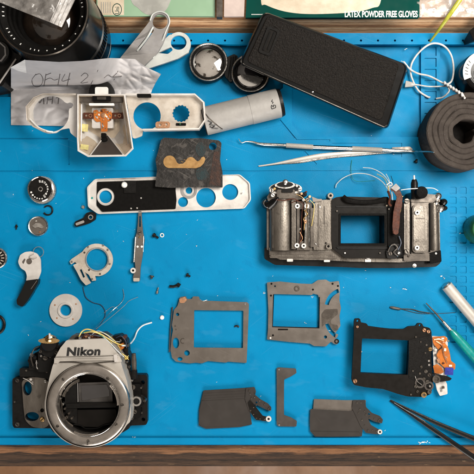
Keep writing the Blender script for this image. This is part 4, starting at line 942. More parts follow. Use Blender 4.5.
mb = MB(); mb.plate(band(484, 72, 13.5, 21, 158, 262, 20), 24, .8); mb.build('spool_label', 'white', t)
mb = MB()
for i in range(5): mb.torus(484, 72, 23.2, 17.5-i*1.8+.0, .35, 30, 6, 100, 185) if i > 1 else None
for d in (172, 182, 192, 203, 214): 
    a = math.radians(d); mb.tube([(484+16*math.cos(a), 72+16*math.sin(a), 24.2), (484+19*math.cos(a+.05), 72+19*math.sin(a+.05), 24.2)], .35, 6)
mb.build('label_print', 'ink', t)
# ================================================================== WHITE CABLE
t = thing('white_cable', 'thin white looped cable with a coiled strain relief, between camera back and foam roll', 'cable', 430, 75, 0)
mb = MB()
mb.tube([(404, 62, 4), (410, 69, 4), (418, 73.5, 5), (429, 76, 6), (440, 81.5, 8), (448, 86, 10)], .9, 8)
mb.tube([(447, 85, 9.6), (452, 80, 8), (453.5, 68, 6), (451, 55, 6), (444, 46, 9), (434, 43.3, 9.4), (425, 47, 8), (416, 56, 3), (411, 66, 1.5), (411.5, 77, 1), (418, 90, 1), (427, 96.5, 1), (430, 97.4, 1)], .95, 8)
mb.tube([(447, 85, 9.6), (449, 91, 6), (443, 97, 2), (436, 98.6, 1)], .8, 8)
mb.tube([(448, 86, 10), (430, 86.6, 5), (416, 84.6, 3), (408, 84, 2)], .7, 8)
mb.build('cord', 'cable', t)
mb = MB(); mb.plate(soft([(406, 80.5), (413, 82.5), (416, 84.5), (413, 86.4), (405, 87)], .8), 3, 2.4); mb.build('plug', 'tape', t, bevel=.3)
mb = MB(); P = []
for i in range(90):
    u = i/89; a = u*7*2*math.pi; bx, by, bz = 444+u*20, 83+u*13, 11+u*23
    P.append((bx+2.0*math.cos(a)*.4, by+2.0*math.cos(a), bz+2.0*math.sin(a)))
mb.tube(P, .95, 8, curve=False); mb.build('coiled_relief', 'cable', t)
mb = MB()
for x0_, y0_ in ((401, 61), (404, 64), (401.5, 66)): mb.tube([(x0_, y0_, 1), (x0_+3, y0_+1.5, 2), (x0_+5, y0_+5, 1)], .4, 6)
mb.build('frayed_end', 'wire', t)

# ================================================================== THIN PLATES
t = thing('pressure_frame_plate', 'brown steel plate with a large rectangular window, leftmost of three framed plates', 'plate', 210, 330, 0)
mb = MB()
mb.plate(soft([(179, 301), (180, 297), (186, 296.2), (187, 299), (192, 299), (193, 296.4), (199, 296.6), (200, 300.5), (230, 301.6), (247, 302.2), (249, 304), (248, 330), (247.2, 350), (246.6, 363), (228, 361.6), (226, 362.6), (208, 361), (202, 363.4), (196, 362.6), (190, 363.4), (176, 361.6), (172, 357.5), (170.5, 350), (171.5, 338), (173, 330), (172, 325), (174, 310), (177.5, 306)], 1), 3.2, 1.4,
         [rr(194, 310.4, 243.2, 347.8, .8, 0.6), C(177.6, 314.4, 1.7, 16), C(176, 343, 3.2, 22, 5.4), C(187, 353, 2.8, 20), C(180, 359, 2.6, 20, 2), C(245, 303.8+.4, .6, 8)])
mb.build('plate_sheet', 'plate', t, bevel=.25)
mb = MB(); mb.tube([(172.4, 307, 2), (170.4, 330, 2), (169.4, 352, 2)], .7, 6, curve=False); mb.build('folded_edge', 'plated', t)
mb = MB(); mb.plate(soft([(179, 299), (185, 296.8), (187, 300), (184, 303), (180, 303)], .8), 3.8, .6); mb.build('pale_tab', 'copper', t)
mb = MB(); mb.torus(183, 341, 3.3, 2.4, .3, 20, 6, 60, 300); mb.plate(C(175.2, 326, .9, 10), 3.5, .3); mb.plate(C(176, 329.6, .7, 10), 3.5, .3); mb.build('pivot_mark', 'castdark', t)
mb = MB(); mb.tube([(200, 299.5, 3.5), (203, 301, 3.4), (207, 300, 2)], .3, 6); mb.build('spring_wire', 'steel', t)
screw(t, 245, 304, 3.8, .9, 'steel')
mb = MB(); mb.tube([(234.5, 326.5, .5), (237, 325.8, .7), (239, 327, .6)], .9, 8); tag(mb.build('black_crumb', 'black'), 'black crumb of foam inside the window of the leftmost brown plate', 'crumb')
t = thing('guide_frame_plate', 'brown steel frame plate with curved slots and dark patch, middle of three framed plates', 'plate', 303, 313, 0)
ol = soft([(267, 282.4), (280, 281.5), (300, 283.6), (312, 284), (318, 280), (326, 279.6), (330, 282), (339, 281), (340, 289), (339.4, 300), (341, 308), (339.5, 316), (340.5, 326), (336, 332), (335, 338), (339, 341), (337.4, 344.5), (334, 344), (331, 341.6), (326, 346.4), (314, 346), (310, 343.6), (290, 342), (267, 339.5), (268, 330), (268.4, 310)], 1)
mb = MB(); mb.plate(ol, 3.4, 1.5, [soft([(274, 294), (312, 295), (313, 293.6), (318, 294.8), (319, 298), (319, 327.6), (272.8, 326.4)], .6)]+[band(345, 308, 16.5, 20.5, 190, 250, 12)]+[band(346, 319, 17.5, 21.5, 116, 166, 12)]+[C(325.5, 337, 1.6, 16), C(275, 286.2, .9, 12)])
mb.build('plate_sheet', 'plate', t, bevel=.25)
mb = MB(); mb.plate(soft([(321.5, 314), (325, 309.5), (337.5, 308.8), (338, 314), (331, 320), (331, 324), (337.5, 325), (338.5, 330), (334, 331), (327, 322), (322, 327)], 1), 3.7, .25); mb.build('dark_patch', 'castdark', t)
mb = MB(); mb.tube([(273.6, 294.4, 3.5), (272.6, 326.8, 3.5), (319.2, 328, 3.5), (319.4, 297, 3.5)], .5, 6, curve=False); mb.build('window_edge', 'blackmatte', t)
hollow(t, 297, 288.6, 4.4, 2.8, 1.5, 'castdark'); hollow(t, 336.8, 341.4, 4.2, 2.4, 1.3, 'black', 'mat')
for x, y in ((271.5, 283.8), (271, 295.6), (313, 289.6), (332.6, 283.8), (273, 335.4), (338, 286)): screw(t, x, y, 3.9, 1.0, 'blackmatte', False)
screw(t, 270.5, 338, 3.9, 1.0, 'whitemetal', False)
mb = MB(); mb.plate(rr(278, 328.8, 288, 330.2, .3), 3.75, .3); mb.build('etched_mark', 'blackmatte', t)

# shutter unit
t = thing('shutter_unit', 'black shutter frame with gears and orange flex circuit, rightmost of three framed plates', 'shutter', 395, 358, 0)
HS = 14
ol = soft([(354, 322), (354.6, 318.6), (360, 318.4), (361, 322.6), (367, 323.6), (368, 326), (388, 328.8), (404, 329.2), (408, 326.4), (416, 326), (417.4, 323.2), (422, 323.2), (423.4, 326.6), (430, 328), (431.6, 332), (431.4, 360), (433, 384), (431, 394), (424, 397), (408, 396.6), (398, 394), (383, 389), (366, 387.4), (354, 385), (351.6, 380), (353.2, 350), (354, 335)], 1.4)
mb = MB(); mb.plate(ol, HS, 3.2, [rr(361.3, 339.4, 408.6, 374, .8, 2.5)]+[C(357.6, 321, 1.1, 14), C(420, 325.4, 1.1, 14)]); mb.build('front_plate', 'gate', t, bevel=.4)
mb = MB(); mb.plate(soft([(356, 326), (404, 331), (429, 330), (430, 392), (408, 393), (384, 386), (355, 382)], 1), HS-3.3, HS-3.4, [rr(360.3, 338.4, 409.6, 375, .8, 2.5)]); mb.build('rear_plate', 'black', t, bevel=.4)
mb = MB(); mb.plate([(409, 340), (431, 336), (431, 388), (409, 378)], HS+.4, .5); mb.build('mechanism_plate', 'black', t, bevel=.2)
for x, y, r_, m in ((357.4, 326.8, 1.4, 'copper'), (354.8+.4, 381.2, 2.2, 'copper'), (424.4, 330.2, 2, 'copper'), (428.6, 331.6, 1.8, 'copper'), (430.4, 349.2, 2.1, 'brass'), (429, 361, 1.2, 'steel'), (429.2, 365, 1.2, 'steel'), (429.4, 375, 2, 'castdark'), (424, 379, 1.7, 'castdark'), (427.6, 382, 2, 'cast'), (416, 386.6, 1.8, 'cast'), (411, 394.6, 1, 'cast'), (420.8, 342, 1, 'castdark'), (416, 337, 1, 'castdark'), (425.4, 353, .9, 'castdark'), (421.5, 367, 1.4, 'castdark'), (426, 371.5, 1.8, 'cast'), (420, 373.6, 1.2, 'castdark'), (413, 371, 1.0, 'castdark'), (430, 386.4, 1.3, 'steel'), (417.6, 391.6, 1.5, 'castdark'), (426.6, 345, 1.2, 'castdark')): screw(t, x, y, HS+1.4, r_, m, r_ > 1.3)
for x, y, r_, ri_, m in ((436.5, 379.2, 4.1, 2.2, 'cast'), (424, 395, 2.9, 1.5, 'brass'), (429.6, 392, 2.2, 1, 'castdark')): hollow(t, x, y, HS+2.4, r_, ri_, m, 'castdark', 'gear_hub', 4)
for x, y, r_ in ((420, 383, 5.5), (429, 386, 5)):
    g = [(x+(r_ if i % 2 else r_-.7)*math.cos(2*math.pi*i/44), y+(r_ if i % 2 else r_-.7)*math.sin(2*math.pi*i/44)) for i in range(44)]
    mb = MB(); mb.plate(g, HS+1, .8, [C(x, y, r_-2, 20)]); mb.build('gear', 'plated', t)
mb = MB(); mb.tube([(415, 376, HS+1.2), (417, 381, HS+1.4), (422, 385, HS+1.4)], .5, 6); mb.build('spring', 'steel', t)
mb = MB(); mb.plate(soft([(436, 374), (448, 376.5), (452, 378.5), (450, 380.5), (440, 382)], .8), HS, 2); mb.build('lever_arm', 'black', t, bevel=.3)
fb = thing  # flex stack
mb = MB(); mb.plate(soft([(432, 336), (447, 337), (448, 345), (446, 352), (450, 364), (449, 373), (444, 378), (447, 384), (447.6, 394), (440, 396), (437, 390), (434, 376), (433, 352)], 1), 7, 2); mb.build('circuit_plate', 'whitemetal', t, bevel=.3)
mb = MB(); mb.plate(soft([(432.5, 337), (445, 336), (448, 339), (445, 343), (448, 347), (450, 354), (451, 361), (455.5, 364), (455, 369.6), (446, 369), (440, 363.5), (436.5, 355), (439, 350), (435, 346), (432.8, 342)], 1.2), 9.6, .6); mb.build('flex_circuit', 'flex', t)
mb = MB(); mb.tube([(436, 341, 10.4), (442, 345.5, 10.6), (443.6, 354, 10.4), (447, 363, 10.2)], .7, 8); mb.tube([(434, 339.4, 10), (439, 339, 10.6), (443.6, 340.4, 10)], .8, 8); mb.build('solder_bridge', 'copper', t)
mb = MB(); mb.plate(rr(445, 367.6, 453.4, 375, .5, 3), 10, 2); mb.build('blue_tab', 'bluetape', t, bevel=.3)
for x, y in ((435, 347.5), (438, 357), (436.5, 366), (441, 372.5), (443, 387.5), (440, 340.4), (448.5, 341), (441.5, 391)): screw(t, x, y, 8, 1.0, 'steel', False, 'solder_point')
mb = MB(); mb.tube([(439, 350, 10.6), (442, 347, 11)], .6, 6, curve=False); mb.build('component', 'ink', t)
for x0_, y0_, x1_, y1_, m in ((441, 337.5, 444.5, 339.6, 'whitemetal'), (434, 348.5, 437.6, 351, 'whitemetal'), (443.6, 348, 446.6, 351.5, 'whitemetal'), (444, 356, 448, 358.6, 'copper'), (437, 358.4, 440.4, 363, 'copper'), (448.6, 364.6, 452.4, 367, 'white'), (434.4, 353.6, 436.4, 357, 'castdark'), (442, 362.2, 445, 364.4, 'flexd'), (441.6, 386, 445, 389, 'castdark'), (442, 341.6, 446, 343.2, 'copper')):
    mb = MB(); mb.plate(rr(x0_+.4, y0_+.3, x1_-.4, y1_-.3, .4, random.uniform(-15, 15)), 10.8, 1.4); mb.build('component', m, t, bevel=.2)
mb = MB(); mb.plate(soft([(433, 366), (437, 364), (441.6, 367), (444, 372), (441, 374), (434.6, 373)], .8), 10.4, .6); mb.build('flex_tail', 'flex', t)

# blades
def bladepack(name, label, dx, dy, body, fan, ang):
    t = thing(name, label, 'shutter blades', dx, dy, 0, 'shutter blade packs')
    return t
t = thing('blade_pack', 'folded grey shutter blade pack left of the square bracket', 'shutter blades', 232, 408, 0, 'shutter blade packs')
mb = MB(); mb.plate(soft([(203.5, 390.4), (240, 388.2), (254.5, 387), (256, 391), (254, 400), (250, 412), (252, 424.5), (240, 427), (206, 428.8), (198.6, 425.5), (199, 410)], 1), 2.4, .7); mb.build('blade_leaf', 'blade', t, bevel=.15)
mb = MB(); mb.plate(soft([(201.5, 401), (244, 398.6), (250, 412), (251, 424), (242, 425.6), (202, 427), (198.8, 424), (199.2, 412)], 1), 3.0, .5); mb.build('blade_leaf', 'blade', t, bevel=.15)
for i in range(3):
    mb = MB(); mb.plate(soft([(203+i, 393.4+i*2.6), (248, 390.6+i*2.7), (248, 401), (202, 403)], .4), 2.55+i*.12, .3); mb.build('blade_leaf', 'blade', t, bevel=.08)
mb = MB(); mb.plate(soft([(246, 388), (254.5, 387), (253.5, 393.5), (260, 399), (268, 403.5), (271.5, 407.5), (270.5, 411), (266, 409.5), (259, 406), (254, 404), (257, 411), (262, 415.5), (270, 417.5), (270, 421.5), (263, 421), (255, 419), (248.5, 410), (245, 399)], 1), 3.8, .7, [C(256.5, 402.4, 1, 10)]); mb.build('hinge_arm', 'blade', t, bevel=.15)
mb = MB(); mb.plate(soft([(250, 400), (254, 404.5), (259, 411), (263, 416), (268, 417.6), (270.5, 421), (256, 420), (250, 411), (247.6, 403)], .8), 4.4, .5); mb.build('hinge_arm', 'gate', t, bevel=.15)
for x, y in ((250, 394.4), (254.6, 397.6), (259.6, 401), (264.6, 404.6), (253.6, 407.6), (253.6, 414.4), (260, 419), (264.6, 419.4)): screw(t, x, y, 4.9, .6, 'cast', False, 'rivet')
hollow(t, 268.6, 419, 5.2, 2.9, 1.2, 'whitemetal'); hollow(t, 269.6, 409.2, 4.6, 1.8, .9, 'castdark')
for x, y in ((249, 391), (251.4, 398.6), (256.2, 405), (250.5, 410.6), (256.4, 418.4)): screw(t, x, y, 4.6, .9, 'castdark', False, 'rivet')
t = thing('blade_pack', 'grey shutter blade pack right of the square bracket, one leaf sticking out above', 'shutter blades', 345, 417, 0, 'shutter blade packs')
mb = MB(); mb.plate(soft([(314, 399), (345, 400.2), (366, 400), (365, 409), (352, 412), (313, 410.5)], .8), 2.2, .6); mb.build('blade_leaf', 'plate', t, bevel=.15)
mb = MB(); mb.plate(soft([(310.4, 409), (350, 411), (358, 409), (363, 426), (362, 436.4), (330, 436.8), (315, 436.6), (310, 431), (309.8, 420)], 1), 3.0, .6); mb.build('blade_leaf', 'blade', t, bevel=.15)
mb = MB(); mb.plate(soft([(311, 431.5), (359, 432.2), (361, 435.6), (330, 436.2), (316, 436)], .5), 3.35, .35); mb.build('blade_leaf', 'blade', t, bevel=.12)
for x, y in ((361, 403), (364.6, 411.4), (369.6, 417.4), (374, 419), (358.6, 413), (364.6, 425.6), (372.6, 430.4), (376.4, 431.4)): screw(t, x, y, 4.5, .6, 'cast', False, 'rivet')
mb = MB(); mb.plate(soft([(353, 400), (365.4, 400), (366, 407), (372, 413), (380, 416), (383, 419.6), (382, 423.5), (375, 421.8), (368, 418.5), (371, 425), (378, 429), (382.6, 430.6), (382, 434.4), (374, 434), (366, 433), (360.5, 426), (356, 416), (352, 408)], 1), 3.9, .7, [C(369, 414, 1, 10)]); mb.build('hinge_arm', 'blade', t, bevel=.15)
hollow(t, 380, 432, 5.2, 2.4, 1.1, 'whitemetal'); hollow(t, 379.6, 421, 4.6, 1.8, .9, 'castdark')
for x, y in ((357, 403), (360, 409.6), (366, 415), (362, 420.4), (368, 431)): screw(t, x, y, 4.6, .9, 'castdark', False, 'rivet')
t = thing('light_baffle', 'flat dark brown bracket shaped like a square C, standing between the two blade packs', 'bracket', 285, 397, 0)
mb = MB(); mb.plate(soft([(276.6, 368), (279, 367.4), (296, 368.6), (296.6, 373), (291, 376.4), (284.2, 379.5), (284, 390), (284, 415), (291, 417.4), (297, 421), (296.4, 426.6), (278.5, 426.4), (276.6, 424.6), (276.8, 395)], 1), 2.6, .9); mb.build('bracket_sheet', 'plated', t, bevel=.2)
screw(t, 279, 369.6, 3.1, .9, 'steel', False, 'rivet'); screw(t, 279.2, 425, 3.1, 1.0, 'steel', False, 'rivet')
# ================================================================== CAMERA BODY, SEEN FROM THE BACK
t = thing('camera_body_frame', 'bare alloy camera body seen from the back with an open film gate', 'camera body', 352, 228, 0)
# bottom shell strip
mb = MB(); mb.plate(soft([(264.5, 248), (268, 247.5), (270, 251), (300, 252), (437, 253), (440.6, 256), (440.6, 263), (436, 266.8), (400, 268), (360, 268), (340, 267), (290, 265.4), (275, 265), (268, 261), (264.5, 259)], 1.6), 13, 13); mb.build('bottom_shell', 'blackgloss', t, bevel=1.2, bseg=3)
mb = MB(); mb.plate(soft([(269, 247.5), (311, 248.6), (333, 248.6), (345, 257.5), (400, 258.6), (436, 257), (438, 259.5), (400, 262.4), (352, 261.6), (318, 260), (280, 259.6), (269, 255)], 1), 19, 8); mb.build('lower_rail', 'cast', t, bevel=.7)
mb = MB(); mb.plate(soft([(269.4, 250.6), (330, 252), (333, 255), (269.4, 254.4)], .6), 19.8, 1.4); mb.build('rail_groove', 'castdark', t, bevel=.4)
mb = MB(); mb.plate(soft([(269.4, 256), (336, 257.4), (338, 258.6), (270, 258)], .5), 19.8, 1.4); mb.build('rail_groove', 'castdark', t, bevel=.4)
for a, b, c_, d in ((287, 258.8, 293, 261.6), (324, 260, 330, 262), (365, 259, 371, 262)):
    mb = MB(); mb.plate(rr(a, b, c_, d, .6), 20.4, 2); mb.build('rail_tab', 'whitemetal', t, bevel=.3)
mb = MB(); mb.lathe(368, 257.3, 21, [(2, 19), (2, 22), (1.4, 22.8), (.02, 23)], 16); mb.build('round_stud', 'whitemetal', t)
mb = MB(); mb.lathe(414.5, 265.8, 14.2, [(2, 13), (2, 14), (.02, 14.3)], 14); mb.build('round_stud', 'steel', t)
# left bay: half cylinder trough
mb = MB(); n_ = 16; loops = []
for y in (197.5, 199, 249, 250.5):
    lp = []
    for i in range(n_+1):
        a = math.pi*i/n_; lp.append((281.5-14*math.cos(a), y, 6+19*math.sin(a)**.6 if 0 < i < n_ else 4))
    lp = lp+[(295.5, y, 0.2), (267.5, y, 0.2)]
    loops.append(lp)
mb.loft(loops, smooth=True); mb.build('film_bay', 'cast', t)
mb = MB(); mb.plate(rr(291.6, 199, 296, 249, .6), 26, 5); mb.build('bay_wall', 'cast', t, bevel=.6)
mb = MB(); mb.plate(rr(266.8, 199, 271, 250, 1), 17, 17); mb.build('bay_side', 'castdark', t, bevel=.8)
# screw rail
mb = MB(); mb.plate(soft([(295.6, 200), (305, 199), (312, 203), (312.4, 250), (295.6, 250)], 1), 24, 23.8, [rr(299.6, 209, 304.6, 241, .8)]); mb.build('post_plate', 'castdark', t, bevel=.5)
mb = MB(); mb.plate(rr(299.6, 209, 304.6, 241, .8), 18, 2); mb.build('slot_bottom', 'black', t)
mb = MB(); mb.tube([(304.6, 202, 25.4), (305.6, 225, 25.6), (304.4, 249, 25.4)], .9, 8); mb.tube([(308.6, 206, 25), (309, 246, 25)], .6, 8); mb.build('guide_rod', 'steel', t)
mb = MB(); mb.plate(rr(310.4, 208, 313.8, 247, 1), 27, 5); mb.build('toothed_strip', 'castdark', t, bevel=.4)
for x, y in ((297.4, 206), (297, 245.5), (303.8, 245.8), (306.8, 206)): hollow(t, x, y, 27.5, 2.5, 1.0, 'whitemetal', name='screw_boss', z0=20)
mb = MB(); mb.tube([(304, 210, 26), (307.4, 214, 27), (303.6, 219, 26.6), (306, 224, 26)], .55, 6); mb.tube([(305, 216, 25.5), (304, 230, 25.5)], .4, 6); mb.build('brass_spring', 'brass', t)
screw(t, 305.4, 221.4, 27, 1.7, 'copper'); screw(t, 300, 229, 19.5, 1, 'whitemetal')
mb = MB(); mb.tube([(291, 203, 27), (297, 201, 28), (303, 204, 28), (302, 212, 27), (301, 232, 26), (299.5, 244, 26)], .35, 6); mb.build('thin_lead', 'flexd', t)
# middle casting
mb = MB(); mb.plate(soft([(313.6, 205), (316, 200.5), (327, 199.6), (330, 200), (330, 196), (332, 196), (332, 249), (327, 250), (313.6, 250)], 1), 23, 22.8); mb.build('centre_casting', 'cast', t, bevel=.7)
mb = MB(); mb.plate(soft([(312, 196.5), (318, 199), (322, 199), (322, 201.4), (313, 202)], .6), 25, 3); mb.build('casting_lug', 'plate', t, bevel=.4)
for x, y, r_ in ((330.6, 195.6, 3), (328.4, 246.4, 2.6)): hollow(t, x, y, 27, r_, 1.3, 'cast', name='screw_boss', z0=12)
# film gate
gate = soft([(331.6, 200), (336, 197.2), (342, 196.4), (386, 197.6), (388, 200), (396, 200), (402, 203), (402, 258), (345, 258), (333, 249), (331.6, 240)], 1)
win = rr(340.8, 215.4, 384.4, 243.4, .7)
mb = MB(); mb.plate(gate, 24.4, 24.2, [win]); mb.build('film_gate', 'gate', t, bevel=.6)
mb = MB(); mb.loopsplate([rr(338.8, 213.4, 386.4, 245.4, 1), rr(340.8, 215.4, 384.4, 243.4, .7)], 25, .7); mb.build('gate_rim', 'blackmatte', t, bevel=.2)
mb = MB(); mb.tube([(343, 196.5, 27), (348, 200, 28.6), (360, 202, 28), (374, 201.6, 28), (384, 199.4, 28.6), (388, 198.4, 27)], [2.2, 2.6, 2.0, 2.0, 2.5, 1.6], 12, flat=.6); mb.build('foam_seal', 'blackmatte', t)
mb = MB(); mb.plate(soft([(336, 247), (399, 247.4), (399, 249), (338, 249)], .5), 25.4, 1); mb.plate(soft([(336, 206), (388, 206.4), (388, 207.6), (336, 207.4)], .4), 25.2, .8); mb.build('film_rail', 'black', t, bevel=.2)
mb = MB(); mb.plate(rr(386, 205, 388, 206.4, .4), 25.6, .8); mb.build('gate_mark', 'cream', t)
# brown flex and black channel
mb = MB(); mb.plate(soft([(387.6, 199), (403.4, 202), (403.6, 257), (388, 257.6)], 1), 26, 3); mb.build('black_channel', 'blackmatte', t, bevel=.4)
fl_ = [(394, 186), (400, 190), (402.6, 197), (402, 206), (400, 214), (399.5, 226), (398, 233.4), (393, 234), (392.4, 226), (393.4, 212), (395.4, 203), (397, 197), (394, 192), (391, 189.4)]
mb = MB(); mb.plate(soft(fl_, 1.2), 32, 1.2); mb.build('brown_flex', 'flexd', t, bevel=.4)
mb = MB(); mb.plate(soft([(391, 188), (396, 183.4), (400.4, 188), (396, 191.6)], .6), 32.8, .6); mb.build('flex_terminal', 'greyp', t); mb = MB(); mb.plate(C(396, 232, 2.6, 14), 32.8, .6); mb.build('flex_rivet', 'flexd', t)
mb = MB(); mb.tube([(388, 191, 30), (390, 197, 32), (389, 203, 31), (391, 206, 30)], 1.2, 8); mb.build('wire_bundle', 'flexd', t)
# right bay
mb = MB(); mb.plate(soft([(403.4, 200), (414, 199), (428, 200), (437, 200.6), (439.4, 204), (440.4, 254), (438, 257.6), (403.4, 257)], 1.4), 20, 20); mb.build('take_up_bay', 'castdark', t, bevel=1)
mb = MB(); mb.plate(rr(404.2, 200.5, 409.6, 254, .8), 26, 6); mb.build('bay_rail', 'cast', t, bevel=.8)
mb = MB(); mb.plate(rr(413.6, 206, 427.2, 251.4, 3.4), 24.4, 4.6); mb.build('bay_panel', 'cast', t, bevel=.7)
mb = MB(); mb.loopsplate([rr(412.4, 204.6, 428.6, 252.8, 4), rr(413.8, 206, 427.2, 251.4, 3.2)], 23.4, 3); mb.build('panel_groove', 'castdark', t)
mb = MB(); mb.tube([(433, 203, 17), (434, 250, 17)], 5.4, 20, curve=False); mb.build('bay_shoulder', 'cast', t)
for x, y in ((417.4, 212.6), (417.2, 247.8)): hollow(t, x, y, 26.6, 2.4, 1.0, 'whitemetal', name='screw_boss', z0=22)
for x, y in ((407, 200.8), (407.2, 251.4)): screw(t, x, y, 28.4, 2.8, 'cast')
mb = MB(); mb.plate(rr(403.8, 254, 440.2, 261, 1.6), 22, 12); mb.build('bay_foot', 'castdark', t, bevel=.8)
mb = MB(); mb.plate(soft([(430, 253), (440.8, 250), (441.6, 262), (430, 263.6)], 1.5), 22.6, 14); mb.build('foot_cap', 'blackmatte', t, bevel=.8)
mb = MB(); mb.tube([(388, 252, 28), (391, 246, 30), (395, 244.6, 30), (397.6, 248, 30), (394, 252, 29), (398, 256, 28)], .9, 8); mb.build('spring_hook', 'chrome', t)
screw(t, 390.4, 253.6, 28, 2.2, 'castdark')
mb = MB(); mb.plate(soft([(386, 251), (392, 243.6), (400, 244), (402, 254), (395, 259), (387, 258)], 1.5), 26.8, 3); mb.build('spring_bed', 'black', t, bevel=.5)
for x0_, y0_, x1_, y1_, h_, m in ((410, 201, 411.4, 254, 21.5, 'blackmatte'), (429.4, 203, 430.4, 252, 21.6, 'blackmatte'), (296.2, 200, 297, 250, 25, 'blackmatte'), (405.8, 206, 407.4, 248, 26.5, 'castdark'), (416, 218, 425, 219, 24.9, 'castdark'), (416, 241, 425, 242, 24.9, 'castdark'), (272.6, 201, 273.6, 248, 22.6, 'castdark'), (318, 204, 319, 247, 23.6, 'castdark'), (324, 206, 325, 224, 23.6, 'castdark')):
    mb = MB(); mb.plate(rr(x0_, y0_, x1_, y1_, .3), h_, 1.2); mb.build('casting_groove', m, t)
for x, y, r_, z, m in ((320, 207, 1, 24, 'steel'), (316, 244, 1.2, 24, 'steel'), (326, 243, .8, 24, 'blackmatte'), (399, 253, 1.4, 29, 'steel'), (401, 206, 1, 28, 'castdark'), (436, 253.5, 1.2, 23.5, 'steel'), (409, 256, 1.2, 23.5, 'castdark'), (345, 253, 1, 26, 'steel'), (380, 253, .9, 26, 'castdark'), (337, 211, .9, 26, 'castdark'), (389, 209, .9, 27.5, 'castdark')): screw(t, x, y, z, r_, m, r_ > 1)
for pts, m, r_ in (([(403, 196, 30), (400, 200, 30), (401, 208, 30), (399.6, 214, 30)], 'wirey', .35), ([(399, 236, 28), (401, 243, 28.6), (398, 250, 29)], 'wired', .5), ([(310, 200, 28), (314, 205, 26), (313.6, 214, 27.6), (311.6, 226, 28)], 'wirey', .35), ([(296, 194, 30), (302, 197, 30), (307, 203, 29), (306, 212, 27)], 'brass', .4), ([(300, 232, 26), (302.4, 238, 26.4), (300.4, 242, 26)], 'copper', .45)):
    mb = MB(); mb.tube(pts, r_, 6); mb.build('thin_lead', m, t)
# tops right
mb = MB(); mb.plate(soft([(411, 192.5), (420, 190), (428, 194), (440, 195), (440, 202), (411, 202)], 1), 22, 22); mb.build('top_bridge', 'castdark', t, bevel=.7)
mb = MB(); mb.lathe(422.2, 192.3, 32, [(6, 18), (6.2, 30), (5.6, 32), (4.6, 32.3), (.02, 32.2)], 30); mb.build('release_knob', 'blackmatte', t)
mb = MB(); mb.tube([(414.4, 199, 22), (414.4, 183, 22), (414.2, 179.5, 22)], [3.6, 3.4, 2.2], 16, curve=False); mb.build('spindle_sleeve', 'black', t)
mb = MB(); mb.tube([(414.2, 180, 22), (414, 175.4, 22)], [1.1, .9], 10, curve=False); mb.build('spindle_pin', 'whitemetal', t)
for x, y, r_, m in ((438.5, 196, 4, 'chrome'), (441, 208.6, 4.4, 'chrome'), (444.6, 202, 3.6, 'blackgloss'), (436.8, 202.4, 3, 'steel'), (445.5, 208, 2.6, 'black')):
    mb = MB(); mb.lathe(x, y, 22, [(r_, 2), (r_*1.02, 19), (r_*.8, 22), (r_*.4, 23), (.02, 22.6)], 24); mb.build('counter_stud', m, t)
mb = MB(); mb.tube([(401, 190, 30), (408, 189, 31), (417, 188.5, 31), (425, 188, 31), (433, 188.2, 28), (438, 190.6, 26)], .42, 6); mb.build('pale_lead', 'wire', t)
# tops left: speed dial mechanism
mb = MB(); mb.plate(soft([(267, 197), (270, 192), (281, 190), (300, 192), (303, 198), (302, 201), (268, 201)], 1), 24, 23.8); mb.build('top_block', 'castdark', t, bevel=.7)
def half(cx, cy, rx, ry): return C(cx, cy, rx, 36, ry)
mb = MB(); mb.plate(half(285.5, 188.6, 16.6, 6.2), 26, 3); mb.build('gear_plate', 'steel', t, bevel=.5)
mb = MB(); mb.plate(half(285.5, 187.6, 14.6, 5.0), 28, 2.2); mb.build('gear_plate', 'black', t, bevel=.4)
mb = MB(); mb.plate(half(285.2, 185, 10, 3.6), 30, 2.2); mb.build('gear_plate', 'steel', t, bevel=.4)
mb = MB(); mb.plate(half(285.2, 184.4, 8, 2.6), 31.4, 1.6); mb.build('gear_plate', 'blackgloss', t, bevel=.4)
mb = MB(); mb.lathe(285.6, 182.2, 33, [(3, 28), (3, 31), (1.6, 32), (1.6, 34), (.02, 34.2)], 18); mb.build('centre_post', 'steel', t)
mb = MB(); mb.plate(rr(277, 189.6, 295, 198.4, 1.6), 29, 6); mb.build('shutter_cam', 'castdark', t, bevel=.6)
mb = MB(); mb.plate(rr(282, 189, 293, 192.4, 1), 31, 3); mb.build('dark_slot', 'blackgloss', t, bevel=.4)
for x, y, r_, m in ((271.6, 190.4, 2.4, 'steel'), (274.6, 188.8, 1.5, 'brass'), (272.8, 195, 2, 'whitemetal'), (300, 189.4, 2, 'whitemetal'), (301.6, 193.6, 1.4, 'copper'), (296.8, 185.8, 1.5, 'steel'), (276, 185.4, 1.3, 'whitemetal'), (304.6, 194.4, 2.4, 'black'), (307.6, 199.6, 2.2, 'cast'), (309.8, 196.6, 1.5, 'copper'), (303.6, 199.8, 1.6, 'steel'), (306.4, 191.8, 1, 'flexd')): screw(t, x, y, 30, r_, m, r_ > 1.8, 'mechanism_stud', 12)
mb = MB(); mb.tube([(278, 197.6, 30), (274, 202, 24), (269, 205.4, 20)], [1, 3.6, 5.4], 16, curve=False, flat=.8); mb.build('rewind_clutch', 'blackgloss', t)
mb = MB(); mb.lathe(266.8, 203.2, 16, [(5.2, 2), (5.4, 15), (4.4, 18), (2.6, 18.6), (.02, 18)], 24); mb.build('rewind_post', 'blackgloss', t)
mb = MB(); mb.torus(268, 203.4, 19, 4, .6, 24, 8, 20, 240); mb.build('post_ring', 'steel', t)
mb = MB(); mb.tube([(276, 199.6, 29), (284, 200.4, 29), (293, 198.8, 29), (299, 201.4, 29)], .5, 6); mb.build('thin_lead', 'flexd', t)
